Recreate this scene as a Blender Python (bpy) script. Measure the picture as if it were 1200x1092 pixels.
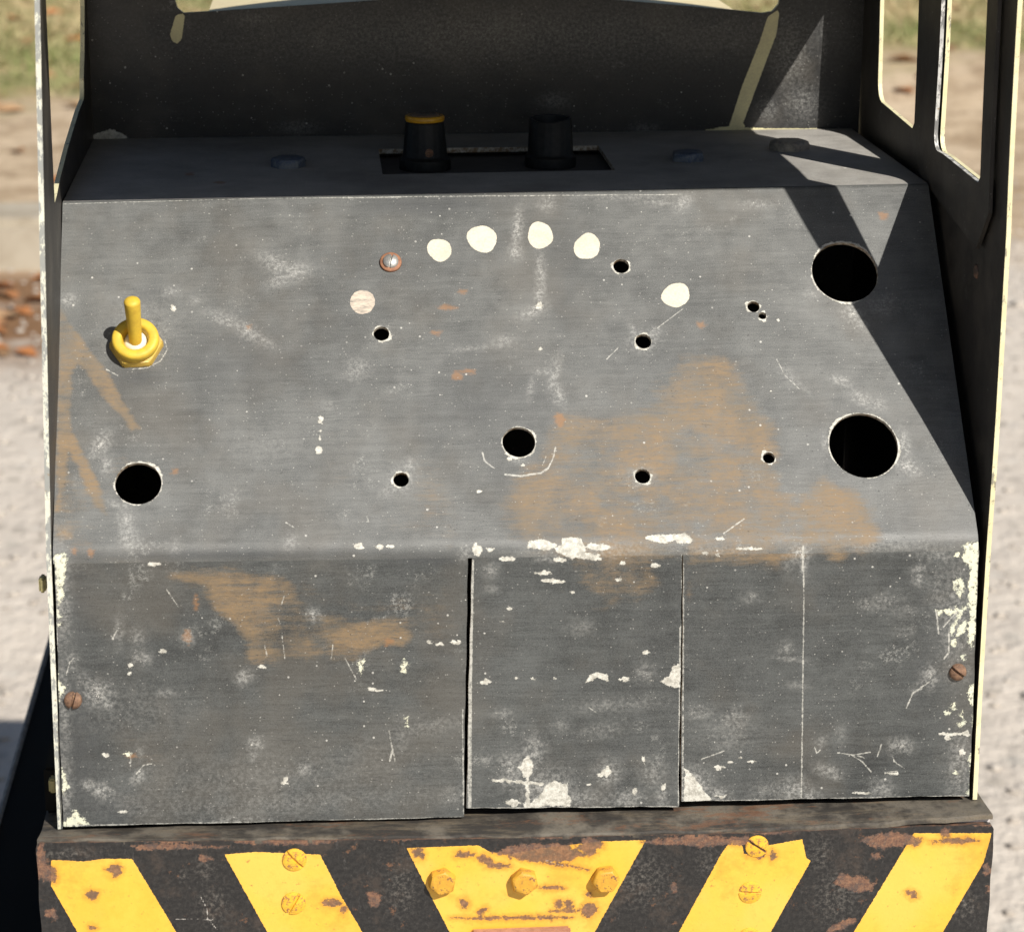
import bpy, bmesh, math, random
import numpy as np
from mathutils import Matrix, Vector
from mathutils.geometry import delaunay_2d_cdt
for o in list(bpy.data.objects): bpy.data.objects.remove(o)
scene=bpy.context.scene; COL=scene.collection
# ------------------------------------------------------------------ camera
CAM=(-0.06142,-0.72577,0.25302); CAM_R=(0.996838,-0.079409,0.002732); CAM_U=(0.020920,0.295469,0.955123); CAM_F=(0.076653,0.952046,-0.296196); FOCAL=84.0441

cd=bpy.data.cameras.new('camera'); cam=bpy.data.objects.new('camera',cd); COL.objects.link(cam)
R_,U_,F_=Vector(CAM_R),Vector(CAM_U),Vector(CAM_F)
cam.matrix_world=Matrix(((R_.x,U_.x,-F_.x,CAM[0]),(R_.y,U_.y,-F_.y,CAM[1]),(R_.z,U_.z,-F_.z,CAM[2]),(0,0,0,1)))
cd.sensor_width=36; cd.sensor_fit='HORIZONTAL'; cd.lens=FOCAL; cd.clip_start=.01; cd.clip_end=400
cd.dof.use_dof=True; cd.dof.focus_distance=.83; cd.dof.aperture_fstop=24
scene.camera=cam
# ------------------------------------------------------------------ sky, sun, exposure
SUN=Vector((1.0,-1.64,1.65)).normalized()          # towards the sun
world=bpy.data.worlds.new('World'); scene.world=world; world.use_nodes=True
wn=world.node_tree.nodes; sky=wn.new('ShaderNodeTexSky'); sky.sky_type='NISHITA'; sky.sun_disc=False
sky.sun_elevation=math.asin(SUN.z); sky.sun_rotation=math.atan2(SUN.x,SUN.y)
world.node_tree.links.new(sky.outputs[0],wn['Background'].inputs[0]); wn['Background'].inputs[1].default_value=.05
sd=bpy.data.lights.new('sun','SUN'); sd.energy=5; sd.angle=math.radians(.53); sd.color=(1,.95,.87)
sun=bpy.data.objects.new('sun',sd); COL.objects.link(sun); sun.rotation_euler=(-SUN).to_track_quat('-Z','Y').to_euler(); sun.location=(2,-3,4)
vs=scene.view_settings; vs.view_transform='Standard'; vs.look='None'; vs.exposure=.22; vs.gamma=1; vs.use_curve_mapping=False
scene.cycles.max_bounces=6
# ------------------------------------------------------------------ measured features (mm on each sheet)
FT={}
FT['DOT']=[[[-18.2,109.7],[-18.3,108.8],[-18.5,107.9],[-19.0,107.1],[-19.6,106.4],[-20.3,105.8],[-21.1,105.3],[-22.0,105.1],[-23.0,105.2],[-23.8,105.6],[-24.5,106.2],[-25.0,106.9],[-25.5,107.5],[-26.0,108.2],[-26.3,109.0],[-26.5,109.8],[-26.5,110.8],[-26.3,111.7],[-25.9,112.6],[-25.3,113.3],[-24.4,113.8],[-23.5,114.0],[-22.6,114.0],[-21.7,113.9],[-20.9,113.7],[-20.1,113.4],[-19.4,112.9],[-18.8,112.2],[-18.5,111.4],[-18.3,110.5]],[[-2.5,113.6],[-2.7,112.5],[-3.1,111.5],[-3.6,110.5],[-4.2,109.5],[-5.1,108.7],[-6.2,108.3],[-7.3,108.4],[-8.3,108.6],[-9.2,109.0],[-10.0,109.5],[-10.8,110.1],[-11.4,110.9],[-12.0,111.8],[-12.4,112.8],[-12.7,113.9],[-12.8,115.1],[-12.5,116.3],[-11.7,117.3],[-10.8,118.0],[-9.7,118.4],[-8.8,118.7],[-7.8,118.9],[-6.8,118.9],[-5.8,118.7],[-4.9,118.2],[-4.1,117.5],[-3.4,116.8],[-2.8,115.9],[-2.5,114.8]],[[16.9,114.5],[16.9,113.5],[16.6,112.5],[16.0,111.6],[15.3,110.9],[14.5,110.3],[13.6,109.9],[12.7,109.5],[11.7,109.4],[10.7,109.6],[9.8,110.2],[9.2,111.0],[8.7,111.8],[8.4,112.8],[8.2,113.8],[8.3,114.7],[8.5,115.7],[8.7,116.6],[9.0,117.6],[9.5,118.6],[10.3,119.5],[11.2,120.0],[12.3,120.1],[13.3,119.8],[14.2,119.4],[15.0,118.9],[15.6,118.2],[16.2,117.4],[16.5,116.5],[16.7,115.5]],[[32.7,109.8],[32.5,108.9],[32.2,107.9],[31.8,107.0],[31.1,106.2],[30.3,105.6],[29.4,105.3],[28.5,105.2],[27.6,105.2],[26.6,105.2],[25.7,105.5],[24.8,106.0],[24.2,106.9],[23.8,107.9],[23.7,109.0],[23.8,110.0],[24.1,111.1],[24.5,112.0],[25.2,112.7],[25.8,113.3],[26.5,114.0],[27.3,114.6],[28.2,115.2],[29.2,115.3],[30.2,115.1],[31.1,114.5],[31.8,113.7],[32.3,112.9],[32.7,111.9],[32.8,110.9]],[[62.0,90.5],[61.9,89.5],[61.5,88.6],[60.9,87.8],[60.1,87.1],[59.3,86.6],[58.4,86.2],[57.5,85.9],[56.5,86.0],[55.6,86.2],[54.8,86.6],[54.0,87.1],[53.2,87.7],[52.6,88.6],[52.3,89.6],[52.4,90.7],[52.9,91.6],[53.4,92.5],[54.1,93.2],[54.8,93.9],[55.5,94.4],[56.4,94.8],[57.3,95.0],[58.3,95.2],[59.3,95.2],[60.3,94.9],[61.1,94.3],[61.7,93.4],[61.9,92.4],[62.0,91.4]]]
FT['FADEDOT']=[[[-45.0,90.1],[-45.0,89.0],[-45.5,88.1],[-46.0,87.3],[-46.5,86.5],[-47.4,86.0],[-48.3,85.8],[-49.2,85.5],[-50.1,85.7],[-51.0,86.0],[-51.7,86.6],[-52.4,87.4],[-52.9,88.2],[-53.2,89.2],[-53.3,90.2],[-53.1,91.3],[-52.8,92.2],[-52.3,93.1],[-51.6,93.9],[-50.7,94.3],[-49.9,94.7],[-48.9,94.7],[-48.0,94.5],[-47.1,94.3],[-46.4,93.7],[-45.6,93.0],[-45.3,92.1],[-44.9,91.1]]]
FT['HOLE']=[[116.57,98.14,11.41],[115.61,33.9,11.55],[-123.35,24.21,7.47],[0.74,37.04,5.43],[-43.13,77.98,2.67],[39.54,102.08,2.74],[44.93,73.35,2.71],[-38.49,24.18,2.56],[40.79,24.12,2.57],[83.64,85.63,2.09],[86.38,82.19,1.35],[83.35,29.99,2.03]]
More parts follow.
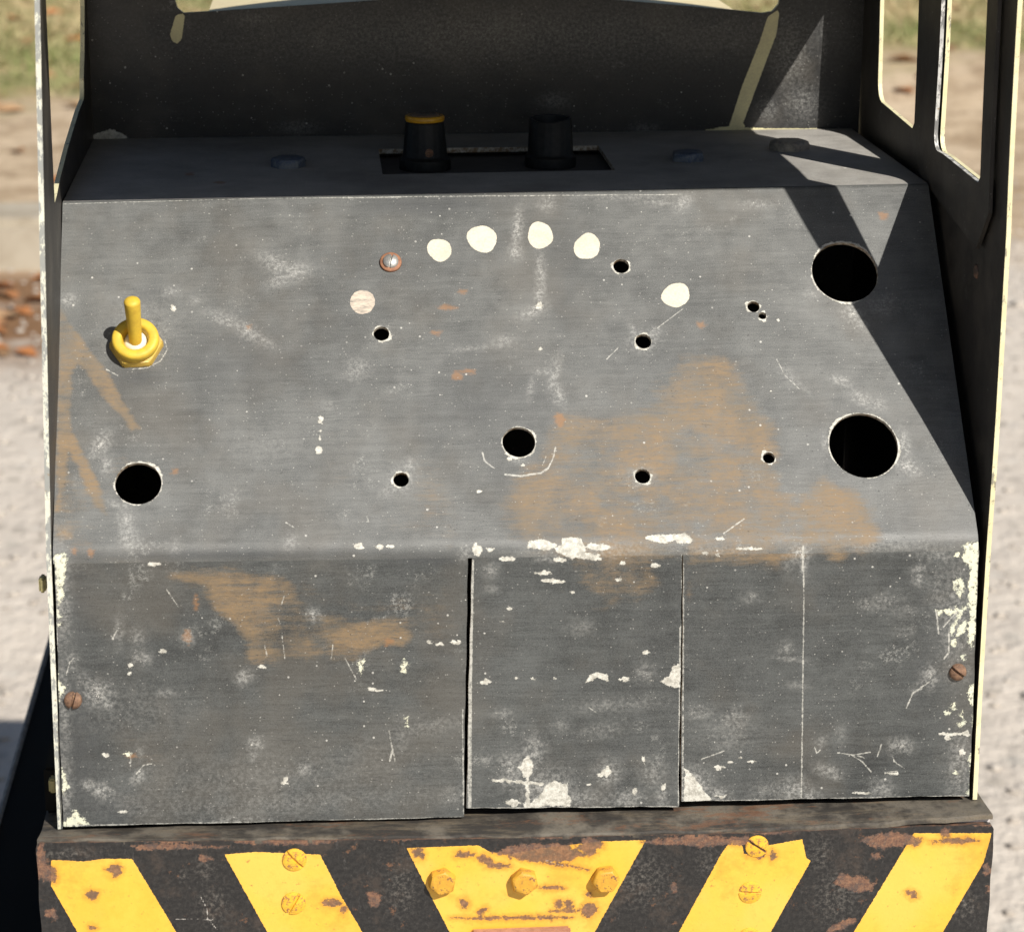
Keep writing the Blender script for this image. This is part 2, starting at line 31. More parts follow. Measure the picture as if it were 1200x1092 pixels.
FT['W']=[[[-51.3,0.9],[-51.1,0.2],[-52.0,-0.2],[-53.0,-0.2],[-53.8,0.1],[-54.8,0.3],[-54.6,0.9],[-54.7,1.5],[-53.9,1.9],[-53.0,1.9],[-51.9,2.0],[-51.8,1.3]],[[-45.0,0.5],[-45.2,0.1],[-45.4,-0.3],[-46.2,-0.5],[-46.8,-0.1],[-47.1,0.2],[-47.7,0.5],[-47.2,0.9],[-47.0,1.5],[-46.2,1.5],[-45.3,1.5],[-45.0,0.9]],[[-41.6,0.8],[-41.7,0.3],[-42.4,0.1],[-42.9,0.2],[-43.3,0.3],[-44.0,0.4],[-44.1,0.8],[-43.8,1.2],[-43.5,1.6],[-42.9,1.3],[-42.4,1.3],[-42.0,1.1]],[[-13.1,-1.1],[-13.7,-2.3],[-14.4,-2.9],[-15.2,-2.9],[-15.8,-2.6],[-16.2,-1.9],[-16.4,-1.1],[-16.5,0.1],[-15.9,0.8],[-15.1,1.9],[-14.3,0.7],[-13.3,0.4]],[[-2.5,-4.2],[-2.9,-4.6],[-3.9,-4.9],[-5.2,-4.8],[-6.7,-4.9],[-7.4,-4.5],[-8.1,-4.1],[-7.2,-3.8],[-6.8,-3.2],[-5.2,-3.4],[-3.8,-3.4],[-2.4,-3.7]],[[-9.2,-0.9],[-9.3,-1.2],[-9.7,-1.5],[-10.5,-1.5],[-11.3,-1.5],[-11.5,-1.1],[-12.1,-0.9],[-11.9,-0.5],[-11.1,-0.4],[-10.4,0.0],[-9.6,-0.2],[-9.0,-0.5]],[[11.3,0.6],[10.5,-0.5],[8.6,-1.3],[5.9,-1.2],[3.8,-0.7],[1.2,-0.4],[1.7,0.7],[1.5,1.7],[3.8,2.2],[6.0,2.6],[8.0,2.0],[9.3,1.4]],[[20.3,-0.7],[20.5,-2.3],[18.2,-3.0],[16.1,-4.7],[13.6,-3.3],[11.3,-2.3],[10.4,-0.6],[12.6,0.6],[12.9,3.0],[16.3,3.1],[19.3,2.5],[19.8,0.5]],[[28.6,-0.6],[27.7,-1.4],[25.9,-1.8],[24.2,-1.7],[22.7,-1.5],[21.5,-1.1],[20.1,-0.5],[20.8,0.3],[22.2,1.0],[24.2,0.5],[26.2,0.8],[27.6,0.2]],[[25.0,-3.7],[25.8,-4.6],[23.5,-5.0],[21.4,-4.8],[19.7,-4.7],[18.2,-4.3],[16.5,-3.6],[18.0,-2.9],[19.2,-2.3],[21.4,-2.4],[22.9,-2.8],[25.0,-3.0]],[[14.1,-4.7],[13.9,-5.2],[13.1,-5.7],[11.7,-5.4],[10.8,-5.3],[9.8,-5.1],[9.9,-4.7],[9.7,-4.2],[10.7,-4.0],[11.7,-3.7],[12.6,-4.1],[14.1,-4.2]],[[8.7,-9.0],[9.7,-9.5],[8.1,-9.7],[6.7,-9.8],[5.2,-9.7],[3.7,-9.4],[3.8,-8.9],[4.7,-8.6],[5.7,-8.5],[6.7,-8.1],[7.9,-8.4],[8.8,-8.7]],[[14.1,-12.0],[13.3,-12.4],[11.7,-12.6],[9.8,-12.7],[8.3,-12.4],[7.1,-12.2],[5.6,-11.9],[5.7,-11.4],[7.5,-11.1],[9.8,-11.1],[11.5,-11.4],[12.4,-11.7]],[[55.1,2.3],[54.2,1.5],[49.7,1.3],[46.5,0.5],[42.5,1.1],[40.4,1.8],[39.6,2.5],[40.5,3.2],[43.2,3.6],[46.7,3.5],[50.9,3.7],[51.7,2.9]],[[55.1,2.0],[55.9,0.9],[54.4,0.3],[52.7,0.3],[50.8,0.2],[49.9,1.1],[49.4,2.1],[50.2,2.9],[51.3,3.7],[52.9,4.0],[54.1,3.3],[54.9,2.7]],[[66.3,1.8],[65.9,1.4],[65.0,1.3],[64.2,1.1],[63.2,1.2],[62.8,1.6],[62.1,1.9],[63.0,2.1],[63.4,2.4],[64.3,2.5],[65.4,2.6],[65.3,2.1]],[[78.8,-1.9],[79.4,-2.1],[76.6,-2.2],[74.5,-2.3],[71.5,-2.2],[69.3,-2.0],[69.5,-1.8],[68.7,-1.5],[71.4,-1.3],[74.5,-1.2],[76.8,-1.5],[77.9,-1.7]],[[60.3,-3.1],[60.1,-3.4],[59.9,-3.7],[59.3,-3.5],[58.9,-3.6],[58.6,-3.3],[58.3,-3.1],[58.5,-2.7],[59.0,-2.6],[59.3,-2.5],[59.8,-2.5],[60.0,-2.8]],[[64.2,-3.7],[64.3,-4.0],[64.0,-4.3],[63.6,-4.2],[63.2,-4.2],[63.0,-3.9],[62.7,-3.7],[62.7,-3.4],[63.2,-3.3],[63.5,-3.2],[64.1,-3.1],[64.1,-3.5]],[[33.7,-6.2],[33.4,-6.5],[33.1,-6.9],[32.6,-6.8],[32.1,-6.7],[31.6,-6.5],[31.4,-6.2],[31.7,-5.8],[32.0,-5.5],[32.5,-5.2],[33.3,-5.3],[33.4,-5.8]],[[44.9,-6.9],[44.8,-7.3],[44.0,-7.5],[43.2,-7.7],[42.1,-7.6],[41.8,-7.2],[41.0,-6.9],[41.8,-6.6],[42.3,-6.3],[43.2,-6.3],[44.0,-6.4],[44.2,-6.7]],[[32.6,-11.7],[32.2,-12.0],[31.8,-12.2],[31.2,-12.3],[30.6,-12.2],[30.5,-11.9],[29.9,-11.7],[30.0,-11.3],[30.5,-11.1],[31.2,-11.0],[31.9,-11.1],[32.3,-11.4]],[[17.2,-15.9],[17.0,-16.2],[16.5,-16.3],[16.2,-16.4],[15.9,-16.2],[15.6,-16.1],[15.2,-15.8],[15.3,-15.5],[15.8,-15.4],[16.2,-15.4],[16.5,-15.4],[17.0,-15.5]],[[-9.9,-46.1],[-10.7,-46.6],[-11.1,-46.9],[-11.9,-47.2],[-12.8,-47.1],[-13.8,-46.7],[-13.8,-46.1],[-12.9,-45.7],[-12.8,-45.1],[-11.9,-45.2],[-11.1,-45.2],[-10.8,-45.7]],[[-1.6,-45.1],[-1.6,-45.4],[-1.9,-45.6],[-2.1,-45.7],[-2.4,-45.6],[-2.7,-45.4],[-2.6,-45.1],[-2.6,-44.8],[-2.3,-44.7],[-2.1,-44.5],[-1.8,-44.5],[-1.8,-44.9]],[[4.2,-45.5],[4.1,-45.8],[3.9,-46.0],[3.5,-46.1],[3.1,-45.9],[2.9,-45.7],[2.7,-45.5],[2.7,-45.2],[3.1,-45.0],[3.5,-45.0],[3.8,-45.2],[4.2,-45.3]],[[10.8,-45.4],[10.9,-45.6],[10.6,-45.7],[10.5,-45.9],[10.2,-45.8],[10.1,-45.6],[10.0,-45.3],[10.1,-45.1],[10.2,-44.9],[10.5,-44.9],[10.7,-44.9],[10.7,-45.2]],[[35.0,-46.1],[35.1,-46.6],[34.4,-46.9],[33.2,-47.1],[32.4,-46.6],[31.5,-46.4],[31.2,-46.1],[31.8,-45.8],[32.4,-45.5],[33.2,-45.1],[34.2,-45.4],[35.1,-45.7]],[[-29.5,-32.1],[-29.9,-32.3],[-29.9,-32.7],[-30.4,-32.9],[-30.8,-32.5],[-31.0,-32.3],[-31.0,-32.1],[-31.4,-31.7],[-31.0,-31.4],[-30.4,-31.5],[-29.9,-31.5],[-29.8,-31.9]],[[-25.8,-32.8],[-25.8,-33.0],[-26.0,-33.4],[-26.8,-33.2],[-27.7,-33.3],[-28.3,-33.1],[-28.2,-32.7],[-27.9,-32.5],[-27.5,-32.3],[-26.8,-32.2],[-26.2,-32.3],[-26.0,-32.6]],[[-20.6,-32.3],[-20.5,-32.7],[-21.0,-33.1],[-21.9,-33.2],[-22.6,-32.9],[-23.0,-32.6],[-23.9,-32.2],[-23.0,-31.9],[-22.9,-31.3],[-21.9,-31.6],[-20.9,-31.4],[-20.4,-31.8]],[[42.0,-37.0],[41.2,-37.3],[41.0,-37.7],[40.4,-37.8],[39.7,-37.8],[39.3,-37.4],[39.0,-36.9],[39.5,-36.6],[39.7,-36.1],[40.4,-36.1],[41.1,-36.2],[41.3,-36.6]],[[-0.5,-89.4],[-1.6,-89.9],[-2.2,-90.5],[-3.5,-90.5],[-4.4,-90.1],[-5.6,-89.9],[-5.5,-89.3],[-5.9,-88.6],[-4.7,-88.2],[-3.5,-87.8],[-1.9,-88.1],[-1.1,-88.8]],[[22.7,-83.2],[22.7,-83.4],[22.4,-83.5],[21.9,-83.6],[21.3,-83.6],[20.9,-83.4],[21.0,-83.2],[21.1,-83.0],[21.4,-82.8],[21.9,-82.7],[22.6,-82.7],[22.8,-83.0]],[[37.9,-86.3],[37.5,-86.8],[37.3,-87.1],[37.0,-87.6],[36.6,-87.3],[36.4,-86.8],[36.1,-86.3],[36.1,-85.6],[36.5,-85.3],[36.9,-84.9],[37.5,-85.0],[37.8,-85.7]],[[47.2,-84.7],[47.3,-85.5],[47.0,-85.8],[46.6,-86.3],[46.1,-86.2],[45.8,-85.5],[45.8,-84.7],[45.9,-84.0],[46.0,-83.1],[46.6,-83.6],[47.0,-83.3],[47.3,-83.9]],[[40.5,-74.7],[40.5,-75.4],[40.3,-76.1],[40.0,-76.3],[39.7,-75.6],[39.5,-75.3],[39.3,-74.7],[39.4,-74.1],[39.6,-73.3],[39.9,-73.6],[40.2,-73.7],[40.4,-74.1]],[[37.6,-92.2],[36.3,-92.5],[35.7,-92.8],[34.7,-93.2],[33.3,-93.0],[33.1,-92.4],[32.3,-92.1],[32.9,-91.7],[33.5,-91.3],[34.7,-91.4],[35.9,-91.5],[37.5,-91.6]],[[-115.6,-4.2],[-116.1,-4.6],[-117.2,-4.7],[-118.1,-5.0],[-119.1,-4.7],[-120.4,-4.6],[-119.7,-4.2],[-120.3,-3.7],[-119.4,-3.4],[-118.1,-3.6],[-117.1,-3.6],[-116.6,-3.9]],[[-63.1,46.2],[-63.5,45.6],[-63.6,44.6],[-64.1,45.0],[-64.6,44.6],[-65.0,45.3],[-64.8,46.3],[-64.9,47.2],[-64.5,47.7],[-64.0,47.9],[-63.7,47.2],[-63.1,47.2]],[[-63.9,42.2],[-64.0,41.8],[-64.3,41.8],[-64.4,41.5],[-64.7,41.6],[-64.8,41.9],[-65.0,42.2],[-64.8,42.5],[-64.6,42.7],[-64.4,42.8],[-64.2,42.8],[-64.0,42.5]],[[-64.0,39.4],[-64.1,39.0],[-64.3,38.7],[-64.5,38.5],[-64.7,38.9],[-64.9,39.0],[-65.0,39.4],[-64.9,39.8],[-64.7,40.2],[-64.5,40.4],[-64.3,39.9],[-64.1,39.8]],[[-63.8,35.4],[-63.8,34.5],[-64.3,34.0],[-64.9,33.9],[-65.6,33.7],[-66.0,34.5],[-65.9,35.4],[-65.7,36.1],[-65.3,36.6],[-64.8,36.8],[-64.4,36.5],[-63.8,36.2]],[[11.9,87.6],[11.3,87.0],[11.1,85.9],[10.5,86.4],[9.9,86.3],[9.3,86.7],[9.1,87.6],[9.8,88.3],[10.1,89.0],[10.6,89.1],[11.3,89.3],[11.5,88.3]],[[2.0,32.4],[1.7,31.8],[1.4,31.4],[1.0,31.5],[0.6,31.5],[0.4,31.9],[0.1,32.4],[0.5,32.9],[0.6,33.6],[1.1,33.5],[1.4,33.2],[1.9,33.1]],[[2.3,28.7],[2.2,28.4],[1.7,28.3],[1.4,28.2],[1.0,28.3],[0.8,28.5],[0.7,28.7],[0.8,29.0],[1.1,29.1],[1.4,29.4],[1.9,29.3],[2.1,29.0]],[[-1.6,31.2],[-1.6,30.9],[-2.0,30.6],[-2.7,30.5],[-3.4,30.6],[-3.6,31.0],[-3.6,31.3],[-3.4,31.5],[-3.2,31.7],[-2.6,31.9],[-1.9,31.9],[-2.0,31.4]],[[-111.5,89.2],[-111.5,88.5],[-111.9,88.0],[-112.4,88.0],[-112.7,88.5],[-113.2,88.6],[-113.0,89.2],[-113.2,89.8],[-112.9,90.5],[-112.4,90.4],[-112.1,90.0],[-111.6,89.8]],[[-12.5,19.8],[-12.5,19.4],[-12.9,19.2],[-13.4,19.2],[-13.9,19.2],[-14.1,19.5],[-14.1,19.8],[-14.2,20.2],[-13.7,20.3],[-13.3,20.6],[-13.0,20.2],[-12.8,20.1]],[[10.7,71.1],[10.7,70.9],[10.4,70.7],[10.1,70.4],[9.7,70.5],[9.4,70.8],[9.6,71.2],[9.4,71.5],[9.9,71.6],[10.2,71.9],[10.5,71.6],[10.9,71.5]],[[-115.1,-33.5],[-115.2,-34.0],[-115.8,-34.2],[-116.3,-34.2],[-117.0,-34.4],[-117.3,-33.9],[-117.1,-33.5],[-117.1,-33.1],[-116.9,-32.6],[-116.3,-32.7],[-115.8,-32.7],[-115.4,-33.1]],[[-125.5,-38.3],[-125.8,-38.6],[-126.0,-39.0],[-126.5,-38.9],[-126.9,-38.9],[-127.4,-38.7],[-127.1,-38.3],[-127.4,-37.8],[-126.9,-37.6],[-126.5,-37.5],[-126.1,-37.7],[-125.9,-38.0]],[[-126.3,-40.9],[-126.3,-41.3],[-126.6,-41.3],[-126.8,-41.6],[-127.1,-41.3],[-127.4,-41.3],[-127.4,-40.9],[-127.2,-40.7],[-127.1,-40.4],[-126.8,-40.2],[-126.6,-40.4],[-126.3,-40.6]],[[-134.0,-69.0],[-134.2,-69.4],[-134.7,-69.7],[-135.2,-69.9],[-135.7,-69.6],[-136.0,-69.3],[-136.6,-68.9],[-136.4,-68.3],[-135.7,-68.2],[-135.2,-68.2],[-134.8,-68.4],[-134.1,-68.4]],[[-83.1,-39.7],[-83.1,-40.0],[-84.0,-40.1],[-84.5,-40.1],[-85.0,-40.0],[-85.7,-39.9],[-86.0,-39.6],[-85.6,-39.4],[-85.4,-39.0],[-84.5,-39.0],[-84.0,-39.3],[-83.4,-39.4]],[[-76.5,-78.7],[-76.9,-79.1],[-77.0,-79.7],[-77.7,-79.5],[-78.1,-79.3],[-78.3,-79.0],[-78.8,-78.7],[-78.4,-78.3],[-78.1,-78.0],[-77.6,-78.0],[-76.9,-77.7],[-76.5,-78.2]],[[-76.4,-80.2],[-76.9,-80.5],[-77.4,-80.6],[-78.0,-80.8],[-78.6,-80.7],[-79.0,-80.4],[-79.0,-80.2],[-79.4,-79.8],[-78.6,-79.7],[-77.9,-79.6],[-77.3,-79.7],[-77.0,-80.0]],[[-128.2,-89.0],[-128.9,-89.2],[-128.9,-89.5],[-130.0,-89.5],[-131.0,-89.5],[-131.8,-89.2],[-132.0,-88.9],[-131.1,-88.7],[-130.7,-88.5],[-129.9,-88.5],[-129.1,-88.6],[-128.4,-88.8]],[[-47.7,-47.8],[-48.1,-48.0],[-48.8,-48.1],[-49.4,-48.2],[-50.2,-48.2],[-50.4,-47.9],[-50.4,-47.7],[-50.6,-47.5],[-50.2,-47.3],[-49.4,-47.2],[-48.7,-47.4],[-47.9,-47.5]],[[-44.5,-48.4],[-46.1,-48.6],[-46.6,-48.7],[-48.0,-48.7],[-49.3,-48.6],[-50.5,-48.5],[-50.7,-48.3],[-50.0,-48.2],[-49.5,-48.0],[-48.0,-47.9],[-46.9,-48.2],[-45.6,-48.2]],[[-3.5,-21.1],[-3.5,-21.4],[-3.7,-21.7],[-4.4,-21.5],[-5.1,-21.7],[-5.3,-21.3],[-5.7,-21.1],[-5.3,-20.8],[-4.9,-20.6],[-4.4,-20.4],[-3.9,-20.6],[-3.3,-20.8]],[[-5.9,-25.5],[-6.2,-25.6],[-6.5,-25.7],[-6.9,-25.8],[-7.3,-25.7],[-7.6,-25.6],[-7.7,-25.4],[-7.8,-25.2],[-7.2,-25.2],[-6.9,-25.2],[-6.4,-25.2],[-6.2,-25.3]],[[97.3,186.8],[97.1,185.8],[96.8,184.8],[96.5,183.8],[96.2,183.9],[96.5,185.8],[96.7,186.9],[96.8,188.3],[97.1,188.8],[97.5,189.9],[97.8,189.9],[97.7,188.3]],[[66.1,-79.0],[65.9,-79.3],[65.3,-79.3],[65.0,-79.5],[64.5,-79.4],[64.2,-79.2],[64.2,-79.0],[64.2,-78.7],[64.7,-78.6],[65.0,-78.5],[65.5,-78.5],[65.5,-78.8]],[[69.9,-76.6],[69.8,-76.9],[69.3,-76.9],[69.0,-77.1],[68.5,-77.0],[68.4,-76.8],[68.0,-76.6],[68.2,-76.3],[68.5,-76.1],[68.9,-76.2],[69.3,-76.3],[69.5,-76.4]],[[73.0,-75.2],[72.9,-75.4],[72.8,-75.6],[72.4,-75.6],[72.1,-75.4],[71.7,-75.4],[71.5,-75.1],[71.8,-74.9],[72.1,-74.8],[72.3,-74.7],[72.8,-74.7],[73.0,-74.9]],[[77.7,-76.5],[77.0,-76.6],[76.8,-76.8],[76.1,-76.9],[75.5,-76.7],[74.6,-76.6],[74.5,-76.4],[75.0,-76.3],[75.4,-76.1],[76.1,-76.0],[76.9,-76.1],[77.2,-76.3]],[[66.8,-78.1],[67.3,-78.3],[66.1,-78.3],[65.3,-78.4],[64.2,-78.4],[63.4,-78.2],[62.9,-78.0],[63.4,-77.8],[64.0,-77.6],[65.3,-77.6],[66.3,-77.7],[67.0,-77.9]],[[125.4,-81.9],[125.8,-82.2],[124.7,-82.4],[123.3,-82.2],[121.8,-82.3],[121.6,-82.0],[121.1,-81.8],[121.1,-81.6],[121.8,-81.3],[123.2,-81.4],[124.6,-81.4],[125.6,-81.7]],[[115.7,-88.8],[116.9,-89.2],[114.7,-89.2],[113.4,-89.2],[112.0,-89.1],[110.1,-89.0],[109.8,-88.7],[110.1,-88.4],[111.3,-88.2],[113.3,-88.2],[114.5,-88.5],[116.4,-88.6]],[[99.3,188.5],[99.0,187.6],[98.7,186.6],[98.5,186.1],[98.3,186.5],[98.3,187.3],[98.4,188.6],[98.7,190.0],[99.0,190.3],[99.3,190.6],[99.4,190.5],[99.3,189.4]],[[146.7,-68.2],[146.1,-68.6],[143.9,-68.6],[142.2,-68.9],[140.8,-68.5],[139.1,-68.3],[138.6,-68.0],[137.9,-67.6],[140.3,-67.5],[142.2,-67.5],[144.4,-67.5],[146.3,-67.8]],[[143.0,-69.6],[142.8,-70.3],[142.1,-70.4],[141.7,-70.7],[141.2,-70.4],[140.7,-70.2],[140.6,-69.6],[140.8,-69.1],[141.1,-68.5],[141.6,-68.1],[142.2,-68.5],[142.5,-69.1]],[[149.1,-67.9],[149.6,-68.6],[148.9,-69.1],[148.0,-68.9],[147.3,-68.8],[146.6,-68.5],[146.3,-67.9],[146.7,-67.4],[147.3,-67.1],[147.9,-66.7],[148.7,-67.0],[148.9,-67.5]],[[148.0,-74.7],[148.0,-75.5],[147.2,-75.5],[146.8,-75.8],[146.0,-76.0],[145.9,-75.2],[145.9,-74.6],[146.0,-74.2],[146.0,-73.4],[146.7,-73.5],[147.2,-73.7],[147.6,-74.1]],[[92.1,80.5],[92.0,80.2],[91.9,80.0],[91.6,79.9],[91.4,80.1],[91.2,80.2],[91.0,80.5],[91.3,80.7],[91.5,80.9],[91.7,80.9],[92.0,81.0],[92.0,80.7]],[[86.8,54.2],[86.7,54.0],[86.5,53.9],[86.3,53.8],[86.2,53.9],[85.9,54.0],[86.0,54.2],[86.2,54.4],[86.2,54.5],[86.4,54.6],[86.6,54.5],[86.7,54.4]],[[128.7,166.8],[128.2,166.1],[127.9,165.6],[127.6,165.1],[127.2,165.1],[127.1,166.0],[127.5,167.0],[127.6,168.0],[128.0,168.4],[128.2,168.3],[128.5,168.2],[128.8,167.8]],[[-121.0,31.4],[-121.3,31.0],[-122.4,30.9],[-123.1,30.8],[-123.8,31.0],[-124.2,31.2],[-124.7,31.5],[-124.3,31.7],[-124.1,32.1],[-123.2,32.0],[-122.5,31.9],[-121.8,31.7]],[[20.9,-46.3],[21.7,-44.6],[23.4,-43.7],[24.4,-43.4],[25.8,-43.8],[27.1,-44.2],[27.7,-44.0],[28.3,-46.9],[26.8,-46.6],[24.2,-45.4],[23.0,-46.6],[20.6,-47.0]],[[41.6,-46.8],[42.9,-47.2],[43.9,-47.1],[45.4,-47.0],[45.9,-46.8],[47.3,-45.8],[48.2,-45.0],[48.7,-43.4],[49.2,-42.2],[50.4,-41.4],[51.4,-40.4],[51.4,-41.7],[51.8,-43.1],[51.7,-44.8],[52.2,-45.4],[52.1,-46.6],[51.6,-48.4],[51.9,-49.5],[50.2,-49.6],[48.8,-49.2],[48.1,-49.2],[46.9,-48.4],[45.9,-47.7],[44.3,-47.1],[43.2,-47.0]],[[1.0,-91.1],[2.1,-90.5],[2.8,-89.1],[3.8,-88.0],[5.1,-87.7],[5.6,-86.4],[6.3,-85.7],[6.9,-84.4],[7.1,-83.7],[8.4,-82.4],[9.8,-82.0],[10.2,-81.0],[11.7,-82.0],[12.4,-82.2],[14.1,-83.0],[15.1,-81.9],[14.8,-84.5],[15.1,-86.6],[15.5,-87.1],[16.2,-88.6],[15.7,-90.0],[15.8,-91.1],[14.0,-91.1],[13.0,-90.6],[11.6,-90.7],[11.0,-90.5],[9.7,-90.9],[7.8,-90.3],[7.1,-90.6],[5.9,-91.2],[4.7,-91.3],[3.1,-91.0],[2.7,-91.0]],[[-10.4,-80.5],[-9.2,-80.6],[-7.6,-80.8],[-6.5,-80.3],[-5.4,-80.7],[-3.9,-81.0],[-3.0,-81.2],[-1.5,-81.2],[-0.1,-81.2],[0.5,-81.9],[2.1,-81.5],[3.2,-81.7],[4.7,-82.1],[5.5,-82.2],[6.8,-82.2],[7.2,-83.0],[6.1,-83.3],[4.8,-83.4],[3.4,-82.6],[2.0,-83.1],[1.0,-83.0],[0.1,-82.6],[-1.3,-82.2],[-2.1,-82.2],[-3.8,-81.8],[-4.7,-82.4],[-5.5,-81.3],[-6.9,-81.8],[-7.8,-81.6],[-9.3,-81.5],[-10.4,-80.5]],[[-1.7,-76.3],[-0.4,-75.6],[-0.1,-74.2],[1.9,-72.5],[2.7,-74.1],[3.6,-75.5],[3.1,-77.2],[3.3,-78.2],[2.9,-79.3],[1.9,-80.0],[0.3,-80.3],[-0.4,-77.9]],[[0.7,-91.2],[0.3,-89.9],[0.9,-88.7],[1.2,-88.1],[0.8,-86.5],[1.5,-85.1],[0.7,-83.8],[0.6,-82.3],[1.1,-81.3],[1.1,-80.4],[1.9,-80.2],[2.1,-81.3],[2.0,-82.8],[2.2,-84.0],[2.6,-85.5],[2.0,-86.1],[2.3,-87.7],[2.6,-88.6],[2.3,-90.2],[2.8,-91.8]],[[24.2,-79.8],[25.3,-79.2],[26.8,-78.0],[27.4,-77.1],[28.6,-75.8],[28.8,-77.6],[29.5,-79.2],[28.5,-79.9],[27.5,-81.2],[27.2,-80.1],[25.5,-80.6]],[[53.6,-78.5],[55.1,-79.4],[56.3,-80.5],[56.9,-81.6],[57.8,-83.0],[58.7,-84.0],[59.6,-85.5],[60.1,-86.6],[60.8,-87.5],[61.9,-88.6],[62.6,-89.7],[63.4,-90.5],[62.6,-90.1],[61.1,-90.9],[59.8,-90.8],[58.6,-90.6],[57.5,-90.4],[56.5,-90.4],[55.8,-90.9],[54.6,-90.8],[53.7,-91.1],[53.3,-89.1],[53.5,-88.3],[53.4,-87.0],[53.6,-85.4],[53.6,-84.3],[53.6,-82.8],[53.4,-81.6],[54.0,-81.0]],[[65.9,-90.1],[64.9,-89.2],[63.9,-88.6],[64.9,-88.5],[66.5,-88.6],[67.9,-88.3],[67.3,-89.1]]]
